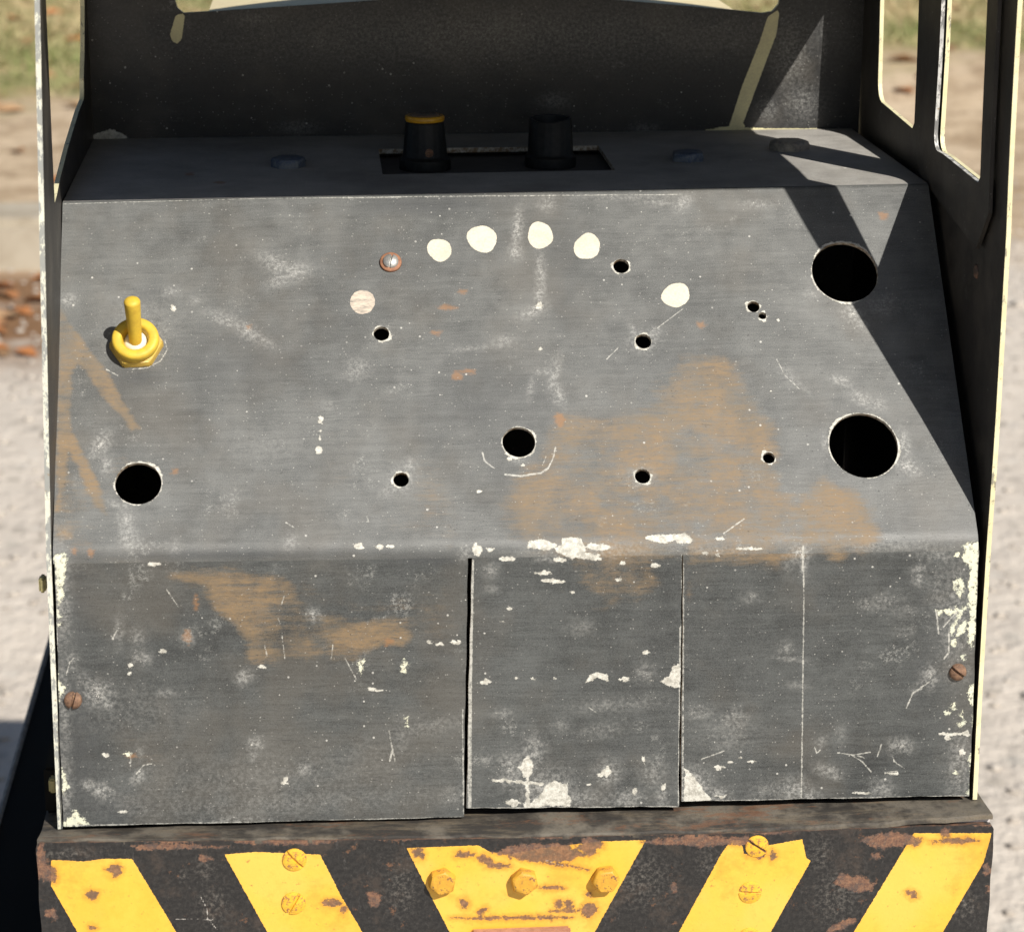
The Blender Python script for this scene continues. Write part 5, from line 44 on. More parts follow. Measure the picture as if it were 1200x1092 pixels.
FT['BRUST']=[[[-131.0,-102.6],[-131.2,-104.1],[-132.1,-104.7],[-134.0,-105.7],[-134.3,-104.2],[-135.2,-103.6],[-136.2,-102.6],[-135.2,-102.2],[-134.6,-101.6],[-133.9,-101.3],[-132.3,-100.9],[-131.1,-102.2]],[[-139.4,-111.6],[-139.6,-112.6],[-140.3,-113.3],[-141.2,-113.4],[-142.1,-113.0],[-142.8,-112.5],[-143.2,-111.5],[-142.6,-110.3],[-141.9,-110.3],[-141.0,-110.2],[-140.1,-110.5],[-139.1,-110.7]],[[-140.3,-123.5],[-140.8,-123.7],[-141.0,-124.2],[-141.8,-124.3],[-142.4,-124.3],[-142.6,-123.9],[-142.4,-123.6],[-142.8,-122.9],[-141.9,-122.9],[-141.9,-122.9],[-141.1,-122.9],[-140.7,-123.1]],[[-155.0,-98.9],[-155.7,-102.4],[-156.3,-104.6],[-156.3,-106.4],[-156.9,-104.3],[-158.4,-106.1],[-158.5,-102.8],[-158.9,-101.3],[-158.5,-99.2],[-158.1,-96.9],[-157.8,-94.2],[-156.9,-92.4],[-155.7,-92.6],[-155.9,-94.4],[-155.5,-96.4],[-155.5,-98.0]],[[-152.4,-103.3],[-151.8,-106.0],[-153.0,-106.8],[-155.5,-105.8],[-156.6,-106.4],[-156.4,-104.1],[-157.5,-102.6],[-158.2,-101.3],[-156.2,-100.6],[-155.4,-99.6],[-154.0,-100.8],[-152.5,-101.3]],[[-153.0,-118.6],[-152.4,-119.4],[-153.4,-119.9],[-155.0,-119.5],[-155.8,-119.3],[-156.5,-118.5],[-156.6,-118.1],[-157.0,-116.9],[-155.8,-116.6],[-154.5,-115.9],[-153.6,-116.3],[-152.6,-116.9]],[[-60.0,-117.9],[-60.1,-118.5],[-61.3,-118.8],[-62.8,-118.9],[-64.4,-118.8],[-65.9,-118.5],[-66.5,-117.4],[-65.6,-117.0],[-64.9,-116.2],[-62.8,-116.6],[-61.1,-116.6],[-60.7,-117.1]],[[-58.2,-120.2],[-58.8,-120.9],[-59.1,-121.3],[-59.6,-121.5],[-60.2,-121.0],[-60.9,-120.6],[-60.3,-119.9],[-60.5,-119.2],[-60.0,-118.8],[-59.8,-118.8],[-58.9,-118.9],[-58.5,-119.1]],[[-9.1,-106.1],[-10.3,-106.6],[-11.2,-106.7],[-12.7,-105.5],[-13.4,-104.8],[-15.5,-103.1],[-14.9,-102.5],[-14.5,-102.3],[-13.0,-101.7],[-11.8,-102.8],[-10.5,-104.1],[-10.0,-104.9]],[[-4.6,-106.5],[-4.0,-106.9],[-6.3,-106.7],[-7.8,-107.2],[-9.6,-106.7],[-12.3,-106.5],[-11.4,-105.9],[-10.4,-105.8],[-10.4,-105.3],[-8.0,-105.2],[-6.0,-105.5],[-4.4,-105.9]],[[22.0,-108.9],[20.4,-108.5],[18.5,-108.3],[16.9,-107.8],[15.1,-107.4],[12.8,-107.2],[11.1,-106.8],[9.2,-106.4],[7.4,-106.0],[6.3,-105.5],[4.7,-105.3],[3.2,-105.1],[1.7,-104.6],[-0.1,-104.1],[-2.2,-103.2],[-1.2,-103.4],[0.3,-103.5],[1.7,-104.1],[3.2,-104.1],[4.6,-104.5],[6.3,-104.7],[7.6,-105.0],[9.3,-105.4],[10.7,-105.8],[12.6,-106.1],[14.0,-106.4],[16.0,-107.2],[18.1,-107.6],[19.9,-108.2]],[[23.6,-103.2],[22.5,-102.7],[21.6,-103.4],[19.9,-104.1],[17.7,-103.4],[15.8,-105.5],[14.5,-105.3],[11.5,-105.7],[10.4,-105.4],[8.8,-106.0],[7.3,-105.4],[5.8,-105.1],[4.5,-105.5],[2.6,-105.1],[1.0,-104.8],[-0.8,-104.3],[-3.7,-102.9],[-4.3,-104.1],[-5.2,-102.6],[-6.8,-102.1],[-8.4,-102.0],[-10.8,-101.1],[-9.1,-101.1],[-7.7,-101.0],[-6.4,-99.9],[-4.3,-99.3],[-3.2,-98.7],[-1.3,-99.2],[-0.1,-98.4],[1.0,-98.7],[2.3,-98.5],[5.3,-98.5],[5.8,-99.3],[7.7,-98.9],[9.2,-99.0],[10.7,-98.7],[12.4,-99.2],[13.8,-99.3],[15.4,-98.9],[16.1,-101.2],[16.7,-101.3],[19.1,-102.0],[20.9,-102.9],[22.9,-103.4]],[[26.6,-101.1],[23.6,-101.1],[24.4,-103.0],[21.6,-103.8],[20.0,-102.6],[18.4,-101.0],[16.7,-100.6],[19.4,-99.4],[18.9,-97.2],[21.3,-96.6],[24.0,-97.5],[26.3,-99.2]],[[-16.3,-101.2],[-16.4,-102.4],[-17.7,-102.6],[-19.1,-102.4],[-20.8,-102.4],[-22.5,-102.3],[-22.0,-101.1],[-22.4,-100.8],[-20.6,-100.4],[-19.2,-100.8],[-17.9,-100.3],[-17.6,-101.1]],[[-32.7,-100.8],[-32.8,-102.2],[-33.7,-102.9],[-34.3,-101.5],[-35.8,-102.4],[-36.2,-101.5],[-36.2,-101.0],[-37.2,-98.9],[-35.8,-99.3],[-34.5,-98.6],[-33.1,-99.1],[-33.4,-100.3]],[[-18.0,-119.4],[-18.4,-120.5],[-18.6,-120.7],[-19.1,-121.3],[-20.3,-121.0],[-20.7,-120.0],[-21.3,-119.4],[-21.1,-118.1],[-20.5,-118.2],[-19.4,-117.4],[-19.2,-118.4],[-19.0,-118.4]],[[-11.7,-121.6],[-12.1,-122.1],[-12.7,-122.5],[-13.2,-123.1],[-14.0,-124.1],[-15.0,-124.1],[-15.2,-123.4],[-15.2,-123.0],[-14.8,-122.4],[-14.1,-121.8],[-13.0,-121.1],[-12.2,-120.9]],[[12.7,-120.6],[13.3,-121.6],[12.6,-122.0],[11.8,-122.5],[11.3,-122.1],[10.6,-121.5],[10.6,-120.4],[11.2,-120.0],[11.2,-119.6],[11.7,-119.4],[12.6,-119.3],[13.4,-120.1]],[[16.4,-121.5],[16.8,-121.9],[16.6,-123.4],[15.3,-123.1],[15.2,-123.0],[14.2,-122.8],[14.2,-121.4],[14.1,-120.3],[14.9,-119.6],[15.9,-119.7],[16.3,-120.5],[16.5,-120.9]],[[23.5,-125.5],[21.8,-126.6],[20.1,-125.6],[19.8,-124.5],[19.6,-123.6],[19.6,-122.4],[20.6,-121.2],[22.3,-120.9],[23.2,-121.4],[23.9,-121.5],[24.8,-123.1],[24.4,-124.3]],[[19.1,-123.7],[18.0,-124.0],[16.2,-124.4],[13.3,-124.2],[11.1,-124.1],[10.3,-123.5],[8.7,-123.6],[10.4,-123.1],[11.3,-123.1],[13.5,-123.2],[15.4,-123.2],[17.9,-123.2]],[[14.1,-115.2],[13.4,-115.4],[12.0,-115.5],[10.0,-115.6],[7.8,-115.2],[6.3,-115.1],[5.2,-114.8],[5.8,-114.6],[7.3,-114.2],[9.8,-114.3],[11.7,-114.6],[12.4,-114.8]],[[22.6,-118.1],[22.4,-118.5],[22.5,-119.1],[21.8,-118.6],[21.5,-118.6],[21.1,-118.3],[21.0,-117.8],[21.1,-117.4],[21.5,-117.1],[21.9,-117.0],[22.4,-116.9],[22.5,-117.6]],[[80.9,-104.1],[80.3,-105.7],[79.0,-107.1],[77.8,-106.5],[76.3,-105.5],[74.4,-105.5],[75.4,-104.0],[75.4,-103.3],[75.8,-102.1],[77.4,-102.3],[78.2,-103.1],[79.8,-102.5]],[[84.2,-105.9],[84.5,-106.7],[83.7,-107.3],[83.0,-107.6],[82.8,-107.7],[82.4,-106.5],[82.0,-105.6],[82.2,-105.0],[82.7,-104.4],[83.0,-103.5],[83.3,-104.7],[84.4,-104.9]],[[142.8,-100.2],[143.2,-101.1],[142.4,-101.5],[141.3,-101.2],[140.6,-101.1],[139.7,-100.3],[139.5,-100.1],[140.5,-98.6],[139.9,-98.1],[141.3,-97.7],[141.8,-98.2],[143.0,-98.3]],[[133.2,-123.1],[132.8,-123.3],[132.0,-123.7],[130.9,-123.4],[130.6,-122.5],[129.5,-121.8],[129.1,-120.9],[129.8,-120.4],[130.8,-120.7],[131.9,-121.0],[132.6,-121.7],[132.8,-122.1]],[[158.6,-114.2],[158.2,-115.1],[156.9,-115.4],[156.6,-116.2],[155.8,-116.3],[155.0,-115.5],[155.3,-113.9],[154.9,-112.3],[155.3,-111.9],[156.3,-111.7],[156.7,-111.9],[157.7,-113.7]],[[159.1,-120.6],[159.1,-121.5],[158.3,-122.1],[157.9,-122.3],[156.7,-122.2],[157.0,-121.6],[156.6,-120.6],[156.5,-120.1],[157.4,-119.3],[157.5,-119.4],[158.1,-119.6],[158.8,-119.8]],[[117.6,-118.2],[117.4,-120.1],[115.7,-120.0],[113.9,-120.6],[111.6,-120.4],[110.8,-119.8],[109.3,-119.0],[107.8,-118.5],[106.1,-117.8],[104.2,-116.5],[104.2,-115.7],[105.1,-115.3],[106.2,-112.8],[107.8,-113.3],[109.0,-114.2],[111.4,-114.5],[113.1,-114.2],[115.6,-115.5],[116.5,-116.9],[119.0,-117.6]],[[112.5,-131.2],[110.9,-132.7],[109.5,-133.1],[107.7,-134.5],[106.0,-134.6],[103.7,-135.3],[102.5,-134.8],[103.6,-133.4],[104.6,-132.5],[106.8,-131.6],[108.0,-130.4],[109.9,-130.0],[112.1,-130.1]],[[120.5,-107.5],[119.5,-108.1],[119.4,-107.8],[118.6,-108.4],[117.8,-108.6],[116.8,-108.1],[116.6,-107.4],[116.6,-106.4],[117.9,-106.5],[118.2,-106.3],[119.4,-106.2],[119.5,-106.8]],[[134.2,-101.8],[132.2,-103.8],[131.1,-104.1],[129.0,-103.4],[126.9,-104.5],[125.0,-104.4],[123.1,-103.9],[120.6,-105.0],[119.3,-104.2],[118.1,-104.7],[115.7,-103.3],[114.5,-102.2],[112.5,-102.0],[114.4,-99.8],[116.1,-99.9],[118.7,-98.8],[119.5,-99.0],[121.6,-99.1],[123.1,-98.3],[125.6,-98.9],[127.1,-99.4],[129.4,-99.6],[131.2,-101.4]],[[79.9,-100.7],[78.6,-101.7],[76.7,-101.6],[75.6,-101.5],[73.8,-101.4],[72.2,-101.7],[70.7,-101.8],[69.0,-100.8],[67.3,-101.4],[65.6,-101.1],[64.1,-101.6],[62.0,-101.7],[60.6,-101.5],[58.9,-102.0],[57.2,-101.5],[55.3,-101.1],[53.6,-101.2],[52.2,-100.9],[50.2,-100.7],[49.4,-100.6],[47.6,-100.4],[46.2,-100.5],[44.5,-100.5],[43.5,-100.2],[41.8,-99.9],[39.1,-99.2],[40.4,-99.1],[42.4,-98.7],[43.4,-98.4],[44.5,-98.2],[46.5,-98.5],[48.1,-98.0],[49.8,-97.9],[51.9,-98.0],[52.7,-97.6],[55.3,-96.6],[56.9,-97.1],[58.8,-96.7],[60.0,-97.0],[61.7,-97.8],[63.4,-98.0],[64.8,-97.9],[66.6,-98.4],[68.2,-98.8],[69.4,-98.3],[71.3,-98.9],[72.8,-98.4],[74.6,-98.5],[75.8,-99.2],[77.8,-98.5]],[[62.0,-96.7],[60.2,-96.1],[58.5,-96.8],[56.9,-96.7],[55.5,-97.0],[54.0,-96.8],[52.4,-96.9],[51.3,-97.0],[49.2,-96.9],[47.4,-96.8],[46.3,-97.0],[45.0,-96.7],[42.8,-96.7],[41.5,-96.7],[40.1,-96.6],[38.3,-96.9],[36.7,-96.9],[35.3,-96.8],[33.2,-96.9],[31.6,-96.6],[29.9,-96.5],[28.4,-96.5],[26.9,-96.3],[25.6,-96.7],[24.1,-96.1],[22.5,-96.7],[20.9,-95.9],[19.7,-96.2],[18.3,-95.8],[16.2,-95.6],[14.5,-95.6],[12.4,-95.3],[11.2,-94.8],[9.8,-94.2],[8.4,-94.1],[7.0,-93.9],[8.4,-93.8],[9.6,-94.2],[11.0,-94.2],[12.8,-94.0],[14.2,-93.9],[15.6,-93.7],[17.1,-94.0],[18.4,-93.8],[20.1,-94.4],[21.3,-94.1],[23.1,-94.2],[24.2,-93.8],[25.9,-94.2],[27.3,-94.5],[28.7,-94.4],[30.0,-94.4],[31.6,-94.5],[32.8,-94.3],[34.3,-94.8],[36.0,-94.3],[37.6,-94.9],[38.9,-95.2],[40.5,-95.0],[42.1,-95.0],[43.3,-94.9],[44.8,-95.1],[46.5,-95.1],[48.4,-95.4],[49.7,-95.4],[51.3,-95.5],[52.6,-95.6],[54.0,-95.6],[55.9,-95.7],[57.2,-95.9],[58.9,-96.1],[60.1,-96.7]],[[-63.5,-95.2],[-62.6,-96.1],[-64.3,-95.8],[-66.2,-95.8],[-67.7,-96.1],[-69.3,-96.3],[-70.9,-96.3],[-72.2,-96.3],[-73.5,-96.1],[-74.7,-96.0],[-76.5,-96.0],[-77.8,-96.4],[-79.2,-95.7],[-80.8,-96.1],[-82.5,-95.6],[-83.8,-95.6],[-85.4,-95.7],[-87.1,-95.4],[-88.4,-95.6],[-89.8,-95.2],[-91.8,-95.1],[-92.7,-94.9],[-94.3,-94.6],[-93.9,-94.2],[-91.4,-93.7],[-88.4,-93.3],[-86.9,-93.3],[-85.2,-93.2],[-83.9,-92.9],[-82.4,-93.1],[-80.8,-93.2],[-79.1,-92.9],[-77.7,-93.2],[-76.2,-93.2],[-74.6,-93.3],[-73.3,-93.5],[-72.0,-93.4],[-70.4,-93.6],[-68.8,-93.7],[-67.0,-94.1],[-65.2,-94.7]],[[-93.9,-96.2],[-95.2,-96.3],[-96.6,-96.2],[-98.1,-96.4],[-99.7,-96.6],[-100.9,-96.3],[-102.2,-96.3],[-103.8,-96.3],[-105.4,-96.1],[-106.9,-96.2],[-108.3,-96.5],[-109.9,-96.2],[-111.4,-96.3],[-113.3,-96.5],[-114.9,-96.4],[-116.4,-96.4],[-118.0,-96.0],[-119.4,-96.2],[-121.3,-96.4],[-122.6,-96.1],[-124.2,-96.1],[-125.7,-96.2],[-126.5,-95.4],[-126.7,-94.9],[-127.5,-94.5],[-126.0,-94.6],[-124.2,-94.1],[-122.8,-94.2],[-121.2,-94.2],[-119.8,-94.3],[-118.3,-94.1],[-116.9,-94.5],[-114.8,-94.3],[-113.3,-94.4],[-112.1,-94.5],[-110.7,-94.6],[-108.9,-94.8],[-107.6,-94.8],[-106.1,-94.8],[-103.7,-95.6],[-102.1,-95.7],[-100.5,-96.0],[-99.4,-96.0],[-97.9,-95.9],[-96.5,-96.1],[-95.1,-96.1]],[[-101.8,-99.6],[-101.9,-100.6],[-103.5,-100.6],[-104.4,-101.5],[-105.2,-100.7],[-105.7,-100.6],[-106.0,-99.8],[-105.7,-99.2],[-105.1,-98.5],[-104.1,-98.7],[-103.1,-99.1],[-102.4,-99.4]],[[-48.6,-115.6],[-49.2,-116.5],[-49.6,-117.4],[-50.2,-117.1],[-50.7,-117.0],[-51.1,-116.6],[-51.4,-115.6],[-51.7,-114.7],[-51.2,-114.4],[-50.0,-114.6],[-49.9,-115.0],[-49.6,-115.2]],[[-47.1,-116.2],[-47.0,-117.8],[-48.3,-119.5],[-49.7,-119.6],[-51.0,-118.5],[-51.2,-117.4],[-51.1,-116.3],[-51.5,-115.1],[-51.2,-114.1],[-49.6,-114.1],[-48.8,-114.2],[-47.1,-115.2]],[[51.6,-116.5],[51.6,-117.1],[51.3,-118.1],[50.1,-118.1],[49.9,-118.4],[49.6,-117.2],[49.4,-116.3],[49.1,-115.8],[49.5,-114.7],[50.3,-114.5],[50.9,-115.3],[51.1,-115.9]],[[153.2,-103.2],[151.8,-103.4],[150.2,-103.4],[148.7,-103.6],[147.0,-104.0],[145.2,-103.9],[143.1,-103.5],[141.9,-103.3],[140.5,-103.3],[138.8,-103.0],[137.4,-103.3],[135.9,-102.8],[138.5,-102.5],[138.9,-102.3],[141.6,-101.7],[143.2,-101.8],[145.1,-101.6],[146.7,-101.9],[148.6,-101.8],[150.1,-102.0],[151.9,-102.8]],[[16.5,-126.3],[14.9,-126.4],[13.4,-126.5],[11.6,-126.3],[9.8,-126.5],[8.0,-126.4],[6.1,-126.3],[4.5,-126.2],[2.8,-126.3],[1.1,-126.1],[-0.5,-126.3],[-2.2,-125.9],[-3.6,-126.0],[-5.2,-126.0],[-6.5,-125.8],[-8.0,-126.0],[-9.6,-125.6],[-11.0,-126.0],[-12.7,-125.8],[-14.0,-125.8],[-15.6,-125.5],[-17.3,-125.2],[-18.9,-125.2],[-20.6,-124.9],[-22.5,-124.8],[-24.2,-124.5],[-22.7,-124.6],[-21.0,-124.6],[-19.3,-124.6],[-17.8,-124.8],[-16.1,-124.6],[-14.6,-124.7],[-13.0,-124.9],[-11.6,-124.6],[-10.2,-124.6],[-8.5,-124.8],[-7.0,-124.9],[-5.3,-124.9],[-3.8,-124.9],[-2.2,-125.0],[-0.7,-124.9],[0.6,-125.0],[2.2,-124.9],[3.5,-125.3],[5.0,-125.0],[6.4,-125.1],[8.2,-125.2],[10.0,-125.4],[11.5,-125.7],[13.5,-125.8],[15.1,-126.0]]]
FT['BDUST']=[[-148.0,-96.7,7.7,1.6,0,0.5],[-102.0,-116.9,3.6,5.2,0,0.5],[-104.3,-104.4,2.5,2.6,0,0.5],[-40.4,-113.1,4.1,7.8,0,0.5],[38.9,-112.9,7.7,7.8,0,0.5],[105.4,-121.8,6.1,7.8,0,0.5],[24.8,-121.8,5.1,3.6,0,0.5],[61.7,-107.5,3.1,3.6,0,0.5],[98.9,-105.8,3.1,5.2,0,0.5],[149.3,-126.7,3.6,4.2,0,0.5],[-111.3,-105.7,1.5,1.6,0,0.5]]
FT['BL']=[[0.35,[[-106.0,-113.6],[-104.0,-118.4],[-104.1,-121.5],[-100.9,-126.3]]],[0.35,[[-114.7,-121.7],[-102.2,-122.2]]],[0.35,[[7.6,-104.9],[13.2,-107.0]]]]
FT['BPT']={"b1":[-26.9,-110.5],"b2":[0.2,-111.5],"b3":[27.2,-111.9],"s1":[-75.1,-101.5],"s2":[-75.8,-117.3],"s3":[77.8,-102.2],"s4":[76.1,-119.1],"s5":[76.3,-136.2]}
FT['BPLATE']=[[-17.3,-128.7],[15.7,-129.7]]
FT['BWCREAM']=[[[115.0,143.2],[119.7,146.5],[118.7,136.5],[114.0,123.1],[105.6,98.8],[100.4,98.8],[105.7,116.4],[112.0,133.2]],[[-116.5,145.4],[-112.8,146.0],[-114.5,136.5],[-115.9,134.2],[-117.9,134.9],[-119.1,137.5]],[[91.1,99.3],[99.3,99.9],[120.0,99.3],[138.0,98.8],[138.1,97.4],[91.1,97.9]]]
FT['BWPATCH']=[[[-151.2,96.7],[-150.0,99.7],[-146.0,100.7],[-144.0,101.6],[-142.0,101.0],[-138.1,99.2],[-136.2,97.5],[-140.2,96.9]]]
FT['BWSC']=[[-70.2,101.2,7.0,2.1,0,0.45],[124.1,129.8,7.0,14.0,0,0.45],[130.0,109.4,7.0,7.0,0,0.45],[116.3,106.2,4.2,4.2,0,0.45],[66.8,99.2,4.9,2.1,0,0.45],[30.9,111.0,4.9,2.8,0,0.45],[-85.7,143.2,10.5,3.5,0,0.45],[10.5,137.3,105.0,10.5,0,0.45],[137.6,133.0,1.0,10.5,0,0.45]]
FT['WS']=[[-116.6,151.2],[-115.7,148.0],[-113.5,146.1],[-103.6,146.6],[-55.9,149.5],[-19.4,151.9],[13.8,153.1],[54.0,150.2],[99.7,146.0],[112.6,144.6],[116.7,145.2],[119.0,147.8],[119.5,150.5]]
# ------------------------------------------------------------------ node helper
class NT:
    def __init__(s,name):
        s.m=bpy.data.materials.new(name); s.m.use_nodes=True; s.t=s.m.node_tree; s.b=s.t.nodes['Principled BSDF']
    def n(s,ty,**k):
        a=s.t.nodes.new(ty)
        for x,y in k.items(): setattr(a,x,y)
        return a
    def put(s,v,sock):
        if isinstance(v,(int,float)):
            if sock.type in('RGBA',): sock.default_value=(v,v,v,1)
            elif sock.type=='VECTOR': sock.default_value=(v,v,v)
            else: sock.default_value=v
        elif isinstance(v,tuple): sock.default_value=v if sock.type!='RGBA' or len(v)==4 else v+(1,)
        else: s.t.links.new(v,sock)
    def attr(s,name): return s.n('ShaderNodeAttribute',attribute_name=name)
    def sep(s,c):
        a=s.n('ShaderNodeSeparateColor'); s.put(c,a.inputs[0]); return a.outputs
    def scale(s,v,k):
        a=s.n('ShaderNodeVectorMath',operation='MULTIPLY'); s.put(v,a.inputs[0]); a.inputs[1].default_value=k; return a.outputs[0]
    def off(s,v,k):
        a=s.n('ShaderNodeVectorMath',operation='ADD'); s.put(v,a.inputs[0]); s.put(k,a.inputs[1]); return a.outputs[0]
    def noise(s,v,sc=1.,det=4.,ro=.55,dis=0.,col=False):
        a=s.n('ShaderNodeTexNoise'); s.put(v,a.inputs['Vector']); a.inputs['Scale'].default_value=sc; a.inputs['Detail'].default_value=det; a.inputs['Roughness'].default_value=ro; a.inputs['Distortion'].default_value=dis
        return a.outputs[1 if col else 0]
    def vor(s,v,sc=1.,feat='F1',out=0,rnd=1.):
        a=s.n('ShaderNodeTexVoronoi',feature=feat); s.put(v,a.inputs['Vector']); a.inputs['Scale'].default_value=sc; a.inputs['Randomness'].default_value=rnd
        return a.outputs[out]
    def math(s,op,a,b=0.,c=None):
        n=s.n('ShaderNodeMath',operation=op); s.put(a,n.inputs[0]); s.put(b,n.inputs[1])
        if c is not None: s.put(c,n.inputs[2])
        return n.outputs[0]
    def ss(s,v,a,b,lo=0.,hi=1.):
        n=s.n('ShaderNodeMapRange',interpolation_type='SMOOTHSTEP'); s.put(v,n.inputs[0])
        n.inputs[1].default_value=a; n.inputs[2].default_value=b; n.inputs[3].default_value=lo; n.inputs[4].default_value=hi
        return n.outputs[0]
    def mix(s,f,a,b):
        n=s.n('ShaderNodeMix',data_type='RGBA'); s.put(f,n.inputs[0]); s.put(a,n.inputs[6]); s.put(b,n.inputs[7]); return n.outputs[2]
    def mul(s,*v):
        r=v[0]
        for x in v[1:]: r=s.math('MULTIPLY',r,x)
        return r
    def bump(s,h,st=.3,dist=.0003):
        n=s.n('ShaderNodeBump'); n.inputs['Strength'].default_value=st; n.inputs['Distance'].default_value=dist; s.put(h,n.inputs['Height']); s.put(n.outputs[0],s.b.inputs['Normal'])
    def done(s,col,rough=.5,metal=0.,spec=.5):
        s.put(col,s.b.inputs['Base Color']); s.put(rough,s.b.inputs['Roughness']); s.put(metal,s.b.inputs['Metallic']); s.put(spec,s.b.inputs['Specular IOR Level']); return s.m
def obj_mm(k):
    tc=k.n('ShaderNodeTexCoord'); return k.scale(tc.outputs['Object'],(1000,1000,1000))
# ------------------------------------------------------------------ materials
def worn_black(name,sheeted=True,dotcol=((.68,.635,.52),(.54,.50,.40)),base=(.040,.0425,.043),light=(.186,.189,.181),speck=1.,streak=1.,rough=.46,seed=0):
    k=NT(name)
    p=k.attr('sheet').outputs['Vector'] if sheeted else obj_mm(k)
    p=k.off(p,(seed*91.,seed*37.,seed*11.))
    big=k.noise(p,.018,4,.6); mid=k.noise(p,.09,5,.65); fine=k.noise(p,1.3,4,.7)
    pw=k.off(p,k.scale(k.noise(p,.06,3,.6,0,True),(0.,2.6,0.)))
    st=k.noise(k.scale(pw,(.07,1.15,1.1)),1,7,.84); st2=k.noise(k.scale(pw,(.02,.5,.5)),1,5,.72)
    grain=k.noise(p,3.4,3,.6)
    f=k.math('ADD',k.mul(big,.6),k.mul(mid,.5)); f=k.math('ADD',f,k.mul(k.math('SUBTRACT',st,.5),.5*streak,k.ss(k.noise(p,.04,3,.6),.3,.65,.35,1.15))); f=k.math('ADD',f,k.mul(k.math('SUBTRACT',st2,.5),.3*streak)); f=k.math('ADD',f,k.mul(k.math('SUBTRACT',grain,.5),1.1))
    f=k.ss(f,.12,.95); col=k.mix(f,base,light)
    # blue-grey / brown drift of the old paint
    col=k.mix(k.ss(k.noise(k.off(p,(40.,9.,3.)),.03,3,.6),.45,.7,0,.35),col,(.12,.105,.085))
    ro=k.math('ADD',rough,k.mul(k.math('SUBTRACT',mid,.5),.25)); h=k.math('ADD',k.mul(st,.6*streak),k.mul(grain,.25))
    if sheeted:
        A=k.sep(k.attr('fa').outputs['Color']); B=k.sep(k.attr('fb').outputs['Color']); C=k.sep(k.attr('fc').outputs['Color'])
        # dark patches in the paint, plus a painted shade smudge below the top fold
        col=k.mix(k.mul(B[2],k.ss(mid,.3,.6,.5,1.)),col,(.036,.039,.044))
        # rubbed-through brown undercoat
        n1=k.noise(k.scale(pw,(.045,.42,.4)),1,7,.78); n2=k.noise(p,.05,6,.74)
        tn=k.math('ADD',k.mul(A[1],.72),k.mul(k.math('SUBTRACT',n1,.5),1.7)); tn=k.math('ADD',tn,k.mul(k.math('SUBTRACT',n2,.5),1.7)); tn=k.math('ADD',tn,k.mul(k.math('SUBTRACT',grain,.5),.5))
        tf=k.mul(k.ss(tn,.12,.86),k.ss(A[1],.0,.42))
        tcol=k.mix(k.ss(k.noise(p,.05,4,.6),.35,.65),(.205,.15,.088),(.285,.185,.088)); tcol=k.mix(k.ss(grain,.35,.75,0,.5),tcol,(.12,.105,.085))
        tf=k.mul(tf,k.ss(k.noise(k.scale(pw,(.22,.8,.7)),1,7,.82),.34,.58,.42,1.)); col=k.mix(k.mul(tf,.82),col,tcol)
        # rust spots
        rs=k.math('ADD',B[1],k.mul(k.math('SUBTRACT',k.noise(k.scale(p,(.35,.9,.7)),1,6,.8),.5),1.6)); rf=k.mul(k.ss(rs,.8,1.25),k.ss(B[1],.3,.7))
        col=k.mix(k.mul(rf,.6),col,(.30,.15,.06))
        # soft dusty scuffs, broken up
        nb=k.noise(p,.75,7,.84); sc=k.mul(A[2],k.ss(nb,.43,.6,.1,1.)); sc=k.mul(sc,k.ss(fine,.25,.6,.35,1.))
        col=k.mix(k.math('MINIMUM',sc,1.),col,(.46,.455,.43))
        flake=k.mul(k.ss(k.math('ADD',A[2],k.mul(k.math('SUBTRACT',k.noise(p,1.15,5,.75),.5),2.2)),1.0,1.1),k.ss(A[2],.25,.45))
        col=k.mix(k.mul(flake,.9),col,(.62,.6,.55))
    # crumbly peeled clusters, dark pits, short dark brush scratches
    cl=k.mul(k.ss(k.noise(k.off(p,(77.,31.,5.)),.055,4,.65),.58,.70),k.ss(k.noise(k.off(p,(5.,44.,9.)),.014,2,.5),.45,.6),k.ss(k.noise(p,.85,6,.82),.50,.57)); col=k.mix(k.mul(cl,.5*speck),col,(.40,.40,.375))
    pit=k.mul(k.ss(k.noise(k.off(p,(13.,57.,2.)),1.05,3,.6),.66,.71),k.ss(k.noise(p,.07,3,.5),.42,.6)); col=k.mix(k.mul(pit,.6),col,(.03,.03,.032))
    ds=k.mul(k.ss(k.noise(k.scale(k.off(pw,(3.,8.,0.)),(.10,2.4,2.)),1,3,.6),.60,.68),k.ss(k.noise(p,.035,3,.6),.45,.6)); col=k.mix(k.mul(ds,.38*streak),col,(.03,.031,.034))
    h=k.math('SUBTRACT',k.math('ADD',h,k.mul(big,7.)),k.mul(pit,.8))
    # sprinkled specks and short scratches
    v=k.n('ShaderNodeTexVoronoi',feature='F1'); k.put(p,v.inputs['Vector']); v.inputs['Scale'].default_value=.33
    rsz=k.sep(v.outputs['Color']); sp=k.math('SUBTRACT',k.mul(k.ss(rsz[0],.62,1.,0.,.13),speck),v.outputs['Distance'])
    sp=k.ss(k.math('ADD',sp,k.mul(k.math('SUBTRACT',fine,.5),.08)),-.015,.02); sp=k.mul(sp,k.ss(k.noise(p,.045,2,.5),.4,.58))
    v2=k.n('ShaderNodeTexVoronoi',feature='F1'); k.put(k.scale(p,(.85,.95,.9)),v2.inputs['Vector']); v2.inputs['Scale'].default_value=1
    r2=k.sep(v2.outputs['Color']); sp2=k.ss(k.math('SUBTRACT',k.mul(k.ss(r2[1],.55,1.),.2*speck),v2.outputs['Distance']),-.01,.03)
    col=k.mix(k.mul(sp2,.45),col,(.5,.49,.45)); col=k.mix(k.mul(sp,.8),col,(.55,.54,.5))
